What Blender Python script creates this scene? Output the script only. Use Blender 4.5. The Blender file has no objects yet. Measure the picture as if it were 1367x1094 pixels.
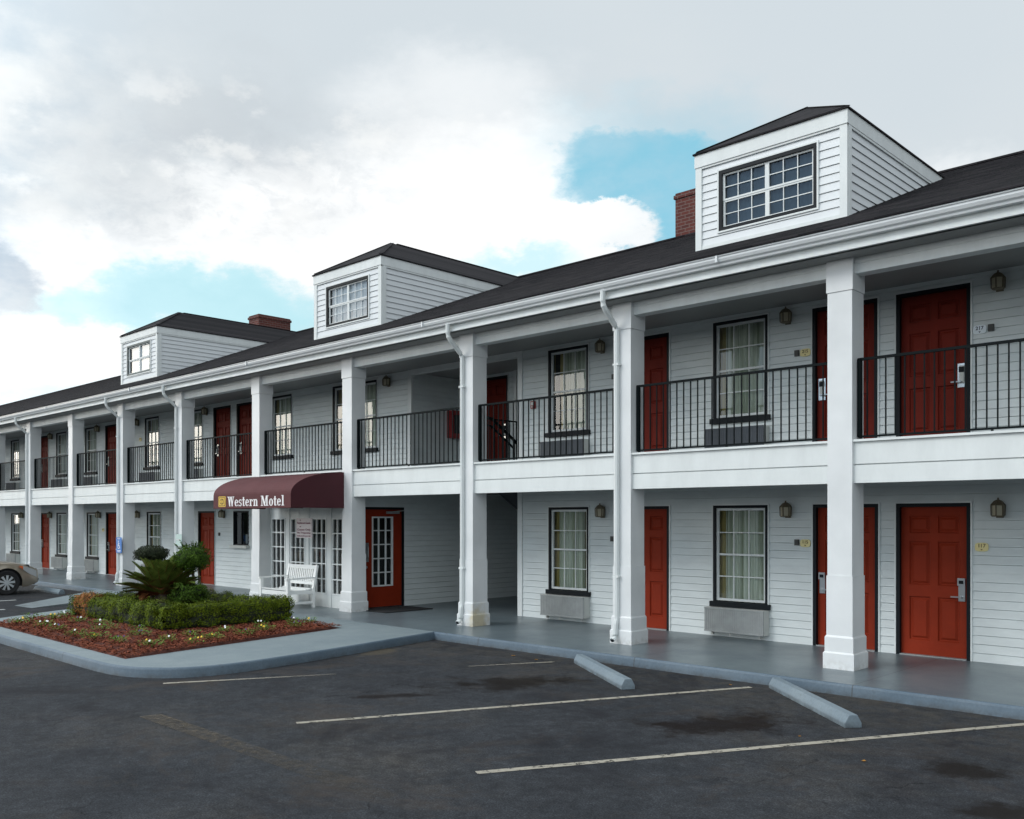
import bpy, bmesh, math, random
from mathutils import Vector, Matrix
random.seed(7)
C = bpy.context.scene
COL = C.collection
R = math.radians
# ------------------------------------------------------------------ camera geometry (walkway level is z = 0)
F = 1240.0; VL = (683.5 + 605.0) / F; S = math.sqrt(1 + VL * VL); EYE = 1.893
HY = 692.3
GZ = -0.13                       # asphalt level

# ------------------------------------------------------------------ materials
MATS = {}
def nt(name):
    m = bpy.data.materials.new(name); m.use_nodes = True
    return m, m.node_tree.nodes, m.node_tree.links, m.node_tree.nodes['Principled BSDF']
def rgb(c): return (c[0], c[1], c[2], 1)
def mat(name, col, rough=0.6, var=0.0, scale=3.0, metal=0.0, spec=0.5, bump=0.0, bscale=60.0, dark=None, stretch=None):
    m, n, l, b = nt(name)
    b.inputs['Roughness'].default_value = rough
    b.inputs['Metallic'].default_value = metal
    b.inputs['Specular IOR Level'].default_value = spec
    b.inputs['Base Color'].default_value = rgb(col)
    tc = n.new('ShaderNodeNewGeometry')
    src = tc.outputs['Position']
    if stretch:
        mp = n.new('ShaderNodeMapping'); mp.inputs['Scale'].default_value = stretch
        l.new(src, mp.inputs[0]); src = mp.outputs[0]
    if var or dark:
        a = n.new('ShaderNodeTexNoise'); a.inputs['Scale'].default_value = scale
        a.inputs['Detail'].default_value = 6; a.inputs['Roughness'].default_value = 0.65
        l.new(src, a.inputs['Vector'])
        cr = n.new('ShaderNodeValToRGB'); l.new(a.outputs['Fac'], cr.inputs[0])
        cr.color_ramp.elements[0].position = 0.3; cr.color_ramp.elements[1].position = 0.7
        d = dark if dark else tuple(c * (1 - var) for c in col)
        cr.color_ramp.elements[0].color = rgb(d); cr.color_ramp.elements[1].color = rgb(col)
        l.new(cr.outputs[0], b.inputs['Base Color'])
    if bump:
        a = n.new('ShaderNodeTexNoise'); a.inputs['Scale'].default_value = bscale; a.inputs['Detail'].default_value = 4
        l.new(src, a.inputs['Vector'])
        bp = n.new('ShaderNodeBump'); bp.inputs['Strength'].default_value = bump; bp.inputs['Distance'].default_value = 0.01
        l.new(a.outputs['Fac'], bp.inputs['Height']); l.new(bp.outputs[0], b.inputs['Normal'])
    MATS[name] = m
    return m
white = mat('white_paint', (0.74, 0.775, 0.77), 0.5, 0.13, 2.2, spec=.3, stretch=(1.6, 1.6, .5))
siding = mat('vinyl_siding', (0.70, 0.75, 0.75), 0.6, 0.13, 2.4, spec=.3, stretch=(.8, .8, 2.5))
sidewht = mat('dormer_siding', (0.68, 0.71, 0.725), 0.5, 0.07, 2.4)
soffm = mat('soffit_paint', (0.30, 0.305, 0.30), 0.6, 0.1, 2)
black = mat('black_trim', (0.006, 0.009, 0.012), 0.5, spec=0.2)
railm = mat('black_rail', (0.004, 0.007, 0.008), 0.6, spec=0.1)
redup = mat('red_door_paint', (0.17, 0.019, 0.011), 0.6, 0.22, 4, spec=.12, bump=0.05, bscale=30)
redlo = mat('brick_red_door_paint', (0.275, 0.030, 0.010), 0.6, 0.22, 2.5, spec=.15, bump=0.05, bscale=30)
steel = mat('brushed_steel', (0.45, 0.47, 0.48), 0.3, metal=0.9)
chrome = mat('polished_escutcheon', (0.85, 0.85, 0.83), 0.18, metal=0.7)
alum = mat('aluminium_grille', (0.36, 0.38, 0.38), 0.5, 0.22, 7, metal=0.3)
dgrille = mat('charcoal_grille', (0.075, 0.088, 0.105), 0.5, 0.2, 7)
casing = mat('ac_casing', (0.62, 0.63, 0.60), 0.5, 0.12, 4)
bronze = mat('bronze_lantern', (0.17, 0.14, 0.09), 0.6, 0.3, 30, metal=0.1)
lglass = mat('lantern_glass', (0.42, 0.38, 0.27), 0.3)
cream = mat('cream_plate', (0.78, 0.68, 0.33), 0.5)
platew = mat('white_plate', (0.78, 0.85, 0.90), 0.4)
darkbox = mat('dark_box', (0.05, 0.05, 0.045), 0.5)
ink = mat('dark_ink', (0.02, 0.03, 0.06), 0.6)
inkbr = mat('brown_ink', (0.16, 0.10, 0.03), 0.6)
interior = mat('room_interior', (0.035, 0.04, 0.035), 0.9)
maroon = mat('maroon_canvas', (0.10, 0.026, 0.029), 0.8, 0.16, 3, bump=0.25, bscale=300)
letter = mat('white_lettering', (0.80, 0.78, 0.78), 0.6)
yellow = mat('gold_emblem', (0.62, 0.40, 0.05), 0.6)
blue = mat('blue_sign', (0.03, 0.17, 0.50), 0.4)
pgreen = mat('pale_sign', (0.42, 0.55, 0.52), 0.4)
pinkw = mat('notice_board', (0.62, 0.56, 0.57), 0.5)
redink = mat('maroon_ink', (0.16, 0.03, 0.06), 0.6)
alarm = mat('alarm_red', (0.28, 0.02, 0.02), 0.4)
mat_mat = mat('rubber_mat', (0.02, 0.02, 0.022), 0.9, 0.4, 40)
benchm = mat('bench_white', (0.86, 0.88, 0.87), 0.4, 0.06, 5)
bark = mat('bark', (0.12, 0.09, 0.065), 0.9, 0.4, 25)
rubber = mat('tyre_rubber', (0.012, 0.012, 0.013), 0.8)
carpaint = mat('beige_car_paint', (0.30, 0.255, 0.195), 0.28, 0.03, 1, metal=0.35)
carpaint.node_tree.nodes['Principled BSDF'].inputs['Coat Weight'].default_value = 0.6
carglass = mat('car_window_glass', (0.015, 0.018, 0.02), 0.05)
lamplens = mat('headlight_lens', (0.45, 0.47, 0.48), 0.12)
orange = mat('amber_lens', (0.65, 0.13, 0.03), 0.25)
rimm = mat('alloy_rim', (0.55, 0.58, 0.60), 0.35, metal=0.5)
blackpl = mat('black_plastic', (0.015, 0.015, 0.016), 0.6)
taill = mat('tail_light', (0.35, 0.01, 0.01), 0.2)

def glass_mat(name, tint=(1, 1, 1), base=0.06):
    m = bpy.data.materials.new(name); m.use_nodes = True
    n, l = m.node_tree.nodes, m.node_tree.links
    n.remove(n['Principled BSDF']); out = n['Material Output']
    g = n.new('ShaderNodeBsdfGlossy'); g.inputs['Roughness'].default_value = 0.015; g.inputs['Color'].default_value = (0.95, 0.97, 1, 1)
    t = n.new('ShaderNodeBsdfTransparent'); t.inputs['Color'].default_value = rgb(tint)
    fr = n.new('ShaderNodeFresnel'); fr.inputs['IOR'].default_value = 1.5
    ma = n.new('ShaderNodeMath'); ma.operation = 'MULTIPLY_ADD'; ma.inputs[1].default_value = 1.9; ma.inputs[2].default_value = base; ma.use_clamp = True
    l.new(fr.outputs[0], ma.inputs[0])
    geo = n.new('ShaderNodeNewGeometry')
    nz = n.new('ShaderNodeTexNoise'); nz.inputs['Scale'].default_value = 0.9; nz.inputs['Detail'].default_value = 0; l.new(geo.outputs['Position'], nz.inputs['Vector'])
    bp = n.new('ShaderNodeBump'); bp.inputs['Strength'].default_value = 0.15; bp.inputs['Distance'].default_value = 0.01
    n.remove(bp); n.remove(nz)
    mx = n.new('ShaderNodeMixShader'); l.new(ma.outputs[0], mx.inputs[0]); l.new(t.outputs[0], mx.inputs[1]); l.new(g.outputs[0], mx.inputs[2])
    l.new(mx.outputs[0], out.inputs[0])
    return m
glass = glass_mat('window_glass', (0.88, 0.91, 0.89), 0.0)
dglass = glass_mat('dormer_glass', (0.85, 0.9, 0.93), 0.0)

def curtain_mat():
    m, n, l, b = nt('curtain_cloth')
    b.inputs['Roughness'].default_value = 0.9
    g = n.new('ShaderNodeNewGeometry')
    w = n.new('ShaderNodeTexNoise'); w.inputs['Scale'].default_value = 1.0; w.inputs['Detail'].default_value = 3
    mp = n.new('ShaderNodeMapping'); mp.inputs['Scale'].default_value = (14, 14, 0.25); l.new(g.outputs['Position'], mp.inputs[0]); l.new(mp.outputs[0], w.inputs['Vector'])
    cr = n.new('ShaderNodeValToRGB'); l.new(w.outputs['Fac'], cr.inputs[0])
    cr.color_ramp.elements[0].color = (0.33, 0.37, 0.27, 1); cr.color_ramp.elements[0].position = 0.36
    cr.color_ramp.elements[1].color = (0.80, 0.84, 0.76, 1); cr.color_ramp.elements[1].position = 0.6
    l.new(cr.outputs[0], b.inputs['Base Color'])
    return m
curtainm = curtain_mat()
ocher = mat('ochre_drape', (0.42, 0.34, 0.13), 0.9, 0.3, 12, stretch=(1, 1, .05))
blind = mat('white_blind', (0.80, 0.83, 0.84), 0.8, 0.08, 3)

def roof_mat():
    m, n, l, b = nt('asphalt_shingle')
    b.inputs['Roughness'].default_value = 0.95; b.inputs['Specular IOR Level'].default_value = 0.15
    g = n.new('ShaderNodeNewGeometry')
    mp = n.new('ShaderNodeMapping'); mp.inputs['Scale'].default_value = (1, 1, 2.4); l.new(g.outputs['Position'], mp.inputs[0])
    sep = n.new('ShaderNodeSeparateXYZ'); l.new(g.outputs['Position'], sep.inputs[0])
    ad = n.new('ShaderNodeMath'); ad.operation = 'ADD'; l.new(sep.outputs[0], ad.inputs[0]); 
    cb = n.new('ShaderNodeCombineXYZ'); l.new(sep.outputs[0], cb.inputs[0]); l.new(sep.outputs[2], cb.inputs[1])
    br = n.new('ShaderNodeTexBrick'); l.new(cb.outputs[0], br.inputs['Vector'])
    br.inputs['Scale'].default_value = 1; br.inputs['Brick Width'].default_value = 0.32; br.inputs['Row Height'].default_value = 0.062
    br.inputs['Mortar Size'].default_value = 0.006
    br.inputs['Color1'].default_value = (0.006, 0.006, 0.008, 1); br.inputs['Color2'].default_value = (0.026, 0.023, 0.026, 1)
    br.inputs['Mortar'].default_value = (0.003, 0.003, 0.004, 1)
    nz = n.new('ShaderNodeTexNoise'); nz.inputs['Scale'].default_value = 45; nz.inputs['Detail'].default_value = 5; l.new(g.outputs['Position'], nz.inputs['Vector'])
    mx = n.new('ShaderNodeMix'); mx.data_type = 'RGBA'; mx.blend_type = 'ADD'; mx.inputs[0].default_value = 0.012
    l.new(br.outputs['Color'], mx.inputs[6]); l.new(nz.outputs['Color'], mx.inputs[7])
    l.new(mx.outputs[2], b.inputs['Base Color'])
    bp = n.new('ShaderNodeBump'); bp.inputs['Strength'].default_value = 0.5; bp.inputs['Distance'].default_value = 0.01
    l.new(br.outputs['Fac'], bp.inputs['Height']); bp.invert = True; l.new(bp.outputs[0], b.inputs['Normal'])
    return m
roofm = roof_mat()

def brick_mat():
    m, n, l, b = nt('red_brick')
    b.inputs['Roughness'].default_value = 0.9
    g = n.new('ShaderNodeNewGeometry'); sep = n.new('ShaderNodeSeparateXYZ'); l.new(g.outputs['Position'], sep.inputs[0])
    ad = n.new('ShaderNodeMath'); l.new(sep.outputs[0], ad.inputs[0]); l.new(sep.outputs[1], ad.inputs[1])
    cb = n.new('ShaderNodeCombineXYZ'); l.new(ad.outputs[0], cb.inputs[0]); l.new(sep.outputs[2], cb.inputs[1])
    br = n.new('ShaderNodeTexBrick'); l.new(cb.outputs[0], br.inputs['Vector'])
    br.inputs['Scale'].default_value = 1; br.inputs['Brick Width'].default_value = 0.21; br.inputs['Row Height'].default_value = 0.075
    br.inputs['Mortar Size'].default_value = 0.008
    br.inputs['Color1'].default_value = (0.115, 0.026, 0.018, 1); br.inputs['Color2'].default_value = (0.07, 0.016, 0.013, 1)
    br.inputs['Mortar'].default_value = (0.14, 0.10, 0.09, 1)
    l.new(br.outputs['Color'], b.inputs['Base Color'])
    return m
brick = brick_mat()

def concrete_mat(name, c1, c2, rough=0.42, joint=.75):
    m, n, l, b = nt(name)
    g = n.new('ShaderNodeNewGeometry')
    a = n.new('ShaderNodeTexNoise'); a.inputs['Scale'].default_value = 0.9; a.inputs['Detail'].default_value = 8; a.inputs['Roughness'].default_value = 0.7
    l.new(g.outputs['Position'], a.inputs['Vector'])
    cr = n.new('ShaderNodeValToRGB'); l.new(a.outputs['Fac'], cr.inputs[0])
    cr.color_ramp.elements[0].position = 0.32; cr.color_ramp.elements[1].position = 0.68
    cr.color_ramp.elements[0].color = rgb(c1); cr.color_ramp.elements[1].color = rgb(c2)
    f2 = n.new('ShaderNodeTexNoise'); f2.inputs['Scale'].default_value = 38; f2.inputs['Detail'].default_value = 5; l.new(g.outputs['Position'], f2.inputs['Vector'])
    r2 = n.new('ShaderNodeValToRGB'); l.new(f2.outputs['Fac'], r2.inputs[0])
    r2.color_ramp.elements[0].position = 0.3; r2.color_ramp.elements[0].color = (0.78, 0.78, 0.78, 1); r2.color_ramp.elements[1].position = 0.6
    mx = n.new('ShaderNodeMix'); mx.data_type = 'RGBA'; mx.blend_type = 'MULTIPLY'; mx.inputs[0].default_value = 0.6
    l.new(cr.outputs[0], mx.inputs[6]); l.new(r2.outputs[0], mx.inputs[7])
    sp = n.new('ShaderNodeSeparateXYZ'); l.new(g.outputs['Position'], sp.inputs[0])
    def mth(op, x, y=None, z=None):
        q = n.new('ShaderNodeMath'); q.operation = op
        for i, v in enumerate((x, y, z)):
            if v is None: continue
            if isinstance(v, (int, float)): q.inputs[i].default_value = v
            else: l.new(v, q.inputs[i])
        return q.outputs[0]
    jx = mth('LESS_THAN', mth('ABSOLUTE', mth('SUBTRACT', mth('FRACT', mth('DIVIDE', mth('ADD', sp.outputs[0], 100.6), 3.05)), .5)), .0022)
    gr = n.new('ShaderNodeMapRange'); l.new(sp.outputs[2], gr.inputs[0]); gr.inputs[1].default_value = GZ; gr.inputs[2].default_value = GZ + .07; gr.inputs[3].default_value = 1.0; gr.inputs[4].default_value = 0.0
    gm2 = n.new('ShaderNodeTexNoise'); gm2.inputs['Scale'].default_value = 6; gm2.inputs['Detail'].default_value = 8; gm2.inputs['Roughness'].default_value = .75; l.new(g.outputs['Position'], gm2.inputs['Vector'])
    gn = n.new('ShaderNodeMapRange'); l.new(gm2.outputs['Fac'], gn.inputs[0]); gn.inputs[1].default_value = .35; gn.inputs[2].default_value = .62
    grime = mth('MULTIPLY', gr.outputs[0], gn.outputs[0])
    sc = n.new('ShaderNodeMapRange'); l.new(gm2.outputs['Fac'], sc.inputs[0]); sc.inputs[1].default_value = .60; sc.inputs[2].default_value = .72; sc.inputs[4].default_value = .45
    fac = mth('MINIMUM', mth('MAXIMUM', mth('MAXIMUM', mth('MULTIPLY', jx, joint), mth('MULTIPLY', grime, .8)), sc.outputs[0]), 1.0)
    m3 = n.new('ShaderNodeMix'); m3.data_type = 'RGBA'; l.new(fac, m3.inputs[0]); l.new(mx.outputs[2], m3.inputs[6]); m3.inputs[7].default_value = (.045, .045, .042, 1)
    l.new(m3.outputs[2], b.inputs['Base Color'])
    mr = n.new('ShaderNodeMapRange'); l.new(a.outputs['Fac'], mr.inputs[0]); mr.inputs[3].default_value = rough + 0.14; mr.inputs[4].default_value = rough - 0.12
    l.new(mr.outputs[0], b.inputs['Roughness'])
    bp = n.new('ShaderNodeBump'); bp.inputs['Strength'].default_value = 0.12; bp.inputs['Distance'].default_value = 0.01
    l.new(f2.outputs['Fac'], bp.inputs['Height']); l.new(bp.outputs[0], b.inputs['Normal'])
    return m
walkm = concrete_mat('grey_painted_concrete', (0.105, 0.135, 0.155), (0.15, 0.185, 0.20), 0.33)
islandm = concrete_mat('pale_painted_concrete', (0.17, 0.215, 0.235), (0.23, 0.275, 0.29), 0.6)
curbm = concrete_mat('blue_grey_kerb_paint', (0.075, 0.115, 0.155), (0.13, 0.175, 0.215), 0.6)
stopm = concrete_mat('wheel_stop_paint', (0.15, 0.20, 0.24), (0.22, 0.27, 0.30), 0.6, 0.0)

def asphalt_mat():
    m, n, l, b = nt('asphalt')
    b.inputs['Specular IOR Level'].default_value = 0.1
    g = n.new('ShaderNodeNewGeometry'); P = g.outputs['Position']
    def noise(sc, det=6, ro=0.6, vec=P, dist=0.0):
        a = n.new('ShaderNodeTexNoise'); a.inputs['Scale'].default_value = sc; a.inputs['Detail'].default_value = det
        a.inputs['Roughness'].default_value = ro; a.inputs['Distortion'].default_value = dist; l.new(vec, a.inputs['Vector']); return a.outputs['Fac']
    def ramp(fac, stops):
        cr = n.new('ShaderNodeValToRGB'); l.new(fac, cr.inputs[0])
        while len(cr.color_ramp.elements) < len(stops): cr.color_ramp.elements.new(0.5)
        for e, (p, c) in zip(cr.color_ramp.elements, stops): e.position = p; e.color = (c[0], c[1], c[2], 1) if isinstance(c, tuple) else (c, c, c, 1)
        return cr.outputs[0]
    def mix(fac, a, c, mode='MIX'):
        mx = n.new('ShaderNodeMix'); mx.data_type = 'RGBA'; mx.blend_type = mode
        if isinstance(fac, float): mx.inputs[0].default_value = fac
        else: l.new(fac, mx.inputs[0])
        for i, v in ((6, a), (7, c)):
            if isinstance(v, tuple): mx.inputs[i].default_value = rgb(v)
            else: l.new(v, mx.inputs[i])
        return mx.outputs[2]
    base = ramp(noise(0.35, 8, 0.7), [(0.3, (0.023, 0.026, 0.031)), (0.52, (0.037, 0.040, 0.045)), (0.75, (0.060, 0.056, 0.051))])
    base = mix(0.75, base, ramp(noise(2.6, 8, 0.75), [(0.3, 0.62), (0.7, 1.25)]), 'MULTIPLY')
    base = mix(0.85, base, ramp(noise(11, 9, 0.8, dist=.4), [(0.32, 0.55), (0.5, 0.95), (0.68, 1.5)]), 'MULTIPLY')
    base = mix(0.9, base, ramp(noise(70, 4, 0.75), [(0.3, 0.45), (0.5, 0.92), (0.72, 2.3)]), 'MULTIPLY')
    base = mix(ramp(noise(0.8, 8, 0.75, dist=.6), [(0.52, 0.0), (0.70, 0.6)]), base, (0.060, 0.046, 0.036))
    base = mix(ramp(noise(210, 2, 0.6), [(0.66, 0.0), (0.74, 0.8)]), base, (0.14, 0.135, 0.125))
    # oil stains at fixed spots of the lot
    def stain(cx, cy, ang, rx, ry, col, base, amt=0.9, soft=(0.2, 0.75)):
        mp = n.new('ShaderNodeMapping'); mp.vector_type = 'TEXTURE'
        mp.inputs['Location'].default_value = (cx, cy, GZ); mp.inputs['Rotation'].default_value = (0, 0, ang); mp.inputs['Scale'].default_value = (rx, ry, 1)
        l.new(P, mp.inputs[0])
        ln = n.new('ShaderNodeVectorMath'); ln.operation = 'LENGTH'; l.new(mp.outputs[0], ln.inputs[0])
        ad = n.new('ShaderNodeMath'); ad.operation = 'MULTIPLY_ADD'; l.new(noise(2.3, 8, 0.75), ad.inputs[0]); ad.inputs[1].default_value = 3.2; 
        sb = n.new('ShaderNodeMath'); sb.operation = 'SUBTRACT'; l.new(ln.outputs['Value'], sb.inputs[0]); sb.inputs[1].default_value = 1.6
        l.new(sb.outputs[0], ad.inputs[2])
        mr = n.new('ShaderNodeMapRange'); mr.interpolation_type = 'SMOOTHSTEP'; l.new(ad.outputs[0], mr.inputs[0]); mr.inputs[1].default_value = soft[0]; mr.inputs[2].default_value = soft[1] + 0.35
        mr.inputs[3].default_value = amt; mr.inputs[4].default_value = 0
        return mix(mr.outputs[0], base, col)
    for a in ((-4.85, 8.1, 1.1, 1.25, 0.62, (0.010, 0.007, 0.006)), (-7.95, 8.2, 0.95, 1.3, 0.62, (0.010, 0.008, 0.007)), (-8.3, 6.7, 0.95, 0.6, 0.16, (0.014, 0.012, 0.012)),
              (-2.6, 7.9, 0.9, 0.45, 0.35, (0.013, 0.011, 0.010)), (-2.0, 6.9, 0.9, 0.6, 0.3, (0.014, 0.012, 0.011)), (-11.2, 8.8, 0.3, 0.3, 0.6, (0.075, 0.065, 0.05))):
        base = stain(*a, base, .97, (.25, .55))
    # pale dust along the kerb
    sep = n.new('ShaderNodeSeparateXYZ'); l.new(P, sep.inputs[0])
    mr = n.new('ShaderNodeMapRange'); l.new(sep.outputs[1], mr.inputs[0]); mr.inputs[1].default_value = 8.0; mr.inputs[2].default_value = 10.2; mr.inputs[3].default_value = 0; mr.inputs[4].default_value = 0.7
    mm = n.new('ShaderNodeMath'); mm.operation = 'MULTIPLY'; l.new(mr.outputs[0], mm.inputs[0])
    nn = n.new('ShaderNodeMapRange'); l.new(noise(5, 8, 0.75), nn.inputs[0]); nn.inputs[1].default_value = 0.42; nn.inputs[2].default_value = 0.7; l.new(nn.outputs[0], mm.inputs[1])
    base = mix(mm.outputs[0], base, (0.085, 0.075, 0.06))
    # fine cracks
    vo = n.new('ShaderNodeTexVoronoi'); vo.feature = 'DISTANCE_TO_EDGE'; vo.inputs['Scale'].default_value = 0.8
    dn = n.new('ShaderNodeTexNoise'); dn.inputs['Scale'].default_value = 2.5; dn.inputs['Detail'].default_value = 6; l.new(P, dn.inputs['Vector'])
    va = n.new('ShaderNodeVectorMath'); va.operation = 'MULTIPLY_ADD'; l.new(dn.outputs['Color'], va.inputs[0]); va.inputs[1].default_value = (0.9, 0.9, 0); l.new(P, va.inputs[2])
    l.new(va.outputs[0], vo.inputs['Vector'])
    ck = n.new('ShaderNodeMapRange'); l.new(vo.outputs['Distance'], ck.inputs[0]); ck.inputs[1].default_value = 0.0; ck.inputs[2].default_value = 0.009; ck.inputs[3].default_value = 1; ck.inputs[4].default_value = 0
    c2 = n.new('ShaderNodeMath'); c2.operation = 'MULTIPLY'; l.new(ck.outputs[0], c2.inputs[0])
    gate = n.new('ShaderNodeMapRange'); l.new(noise(0.5, 3, 0.5), gate.inputs[0]); gate.inputs[1].default_value = 0.5; gate.inputs[2].default_value = 0.62; gate.inputs[4].default_value = 0.85; l.new(gate.outputs[0], c2.inputs[1])
    base = mix(ramp(noise(0.55, 7, 0.7, dist=.8), [(0.34, 0.75), (0.46, 0.0)]), base, (0.016, 0.016, 0.019))
    base = mix(c2.outputs[0], base, (0.006, 0.006, 0.007))
    l.new(base, b.inputs['Base Color'])
    rr = n.new('ShaderNodeMapRange'); l.new(noise(1.2, 6, 0.7), rr.inputs[0]); rr.inputs[3].default_value = 0.68; rr.inputs[4].default_value = 0.92; l.new(rr.outputs[0], b.inputs['Roughness'])
    bp = n.new('ShaderNodeBump'); bp.inputs['Strength'].default_value = 0.35; bp.inputs['Distance'].default_value = 0.006
    l.new(noise(110, 4, 0.7), bp.inputs['Height']); l.new(bp.outputs[0], b.inputs['Normal'])
    return m
asph = asphalt_mat()

def worn_paint(name, col, lo, hi, cracks=True):
    # road paint worn through to nothing (transparent) where the noise says so
    m, n, l, b = nt(name)
    b.inputs['Base Color'].default_value = rgb(col); b.inputs['Roughness'].default_value = 0.8
    g = n.new('ShaderNodeNewGeometry')
    a = n.new('ShaderNodeTexNoise'); a.inputs['Scale'].default_value = 14; a.inputs['Detail'].default_value = 8; a.inputs['Roughness'].default_value = 0.7
    l.new(g.outputs['Position'], a.inputs['Vector'])
    mr = n.new('ShaderNodeMapRange'); l.new(a.outputs['Fac'], mr.inputs[0]); mr.inputs[1].default_value = lo; mr.inputs[2].default_value = hi
    uv = n.new('ShaderNodeUVMap'); s2 = n.new('ShaderNodeSeparateXYZ'); l.new(uv.outputs[0], s2.inputs[0])
    mm = n.new('ShaderNodeMath'); mm.operation = 'MULTIPLY'; l.new(mr.outputs[0], mm.inputs[0]); l.new(s2.outputs[1], mm.inputs[1])
    l.new(mm.outputs[0], b.inputs['Alpha'])
    c = n.new('ShaderNodeMix'); c.data_type = 'RGBA'; l.new(a.outputs['Fac'], c.inputs[0])
    c.inputs[6].default_value = rgb(tuple(x * .55 for x in col)); c.inputs[7].default_value = rgb(tuple(min(1, x * 1.35) for x in col)); l.new(c.outputs[2], b.inputs['Base Color'])
    return m
linew = worn_paint('worn_white_line', (0.36, 0.33, 0.27), 0.33, 0.47)
lineb = worn_paint('clean_white_line', (0.55, 0.57, 0.56), 0.30, 0.40)
liney = worn_paint('faded_yellow_line', (0.105, 0.083, 0.056), 0.34, 0.76)

def leaf_mat(name, c1, c2, tr=0.25, rough=0.5):
    m, n, l, b = nt(name)
    g = n.new('ShaderNodeNewGeometry')
    a = n.new('ShaderNodeTexNoise'); a.inputs['Scale'].default_value = 7; a.inputs['Detail'].default_value = 4; l.new(g.outputs['Position'], a.inputs['Vector'])
    ad = n.new('ShaderNodeMath'); ad.operation = 'MULTIPLY_ADD'; l.new(g.outputs['Random Per Island'], ad.inputs[0]); ad.inputs[1].default_value = 0.5
    m2 = n.new('ShaderNodeMath'); m2.operation = 'MULTIPLY_ADD'; l.new(a.outputs['Fac'], m2.inputs[0]); m2.inputs[1].default_value = 1.2; m2.inputs[2].default_value = -0.35
    l.new(m2.outputs[0], ad.inputs[2])
    cr = n.new('ShaderNodeValToRGB'); l.new(ad.outputs[0], cr.inputs[0]); cr.color_ramp.elements[0].color = rgb(c1); cr.color_ramp.elements[1].color = rgb(c2)
    l.new(cr.outputs[0], b.inputs['Base Color']); b.inputs['Roughness'].default_value = rough
    b.inputs['Specular IOR Level'].default_value = 0.06
    b.inputs['Transmission Weight'].default_value = 0.0
    return m
hedgem = leaf_mat('boxwood_leaf', (0.014, 0.036, 0.004), (0.16, 0.205, 0.014))
hedgebr = leaf_mat('dead_boxwood_leaf', (0.16, 0.06, 0.02), (0.42, 0.18, 0.06))
junim = leaf_mat('juniper_leaf', (0.012, 0.036, 0.005), (0.085, 0.15, 0.02))
junid = leaf_mat('dull_juniper_leaf', (0.012, 0.018, 0.010), (0.045, 0.055, 0.030))
palmm = leaf_mat('sago_leaflet', (0.035, 0.065, 0.014), (0.16, 0.20, 0.04))
palmd = leaf_mat('dead_frond', (0.09, 0.03, 0.015), (0.20, 0.08, 0.03))
pansyleaf = leaf_mat('pansy_leaf', (0.04, 0.10, 0.015), (0.17, 0.28, 0.05))
petw = mat('white_petal', (0.80, 0.80, 0.82), 0.6)
pety = mat('yellow_petal', (0.75, 0.48, 0.03), 0.6)
petp = mat('violet_petal', (0.06, 0.03, 0.12), 0.6)
mulchm = leaf_mat('bark_mulch', (0.07, 0.021, 0.012), (0.30, 0.095, 0.055), rough=0.9)
mulchb = mat('mulch_bed', (0.12, 0.032, 0.02), 0.95, 0.5, 25, bump=0.8, bscale=60)
fall = leaf_mat('fallen_leaf', (0.12, 0.06, 0.01), (0.4, 0.2, 0.05))

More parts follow.
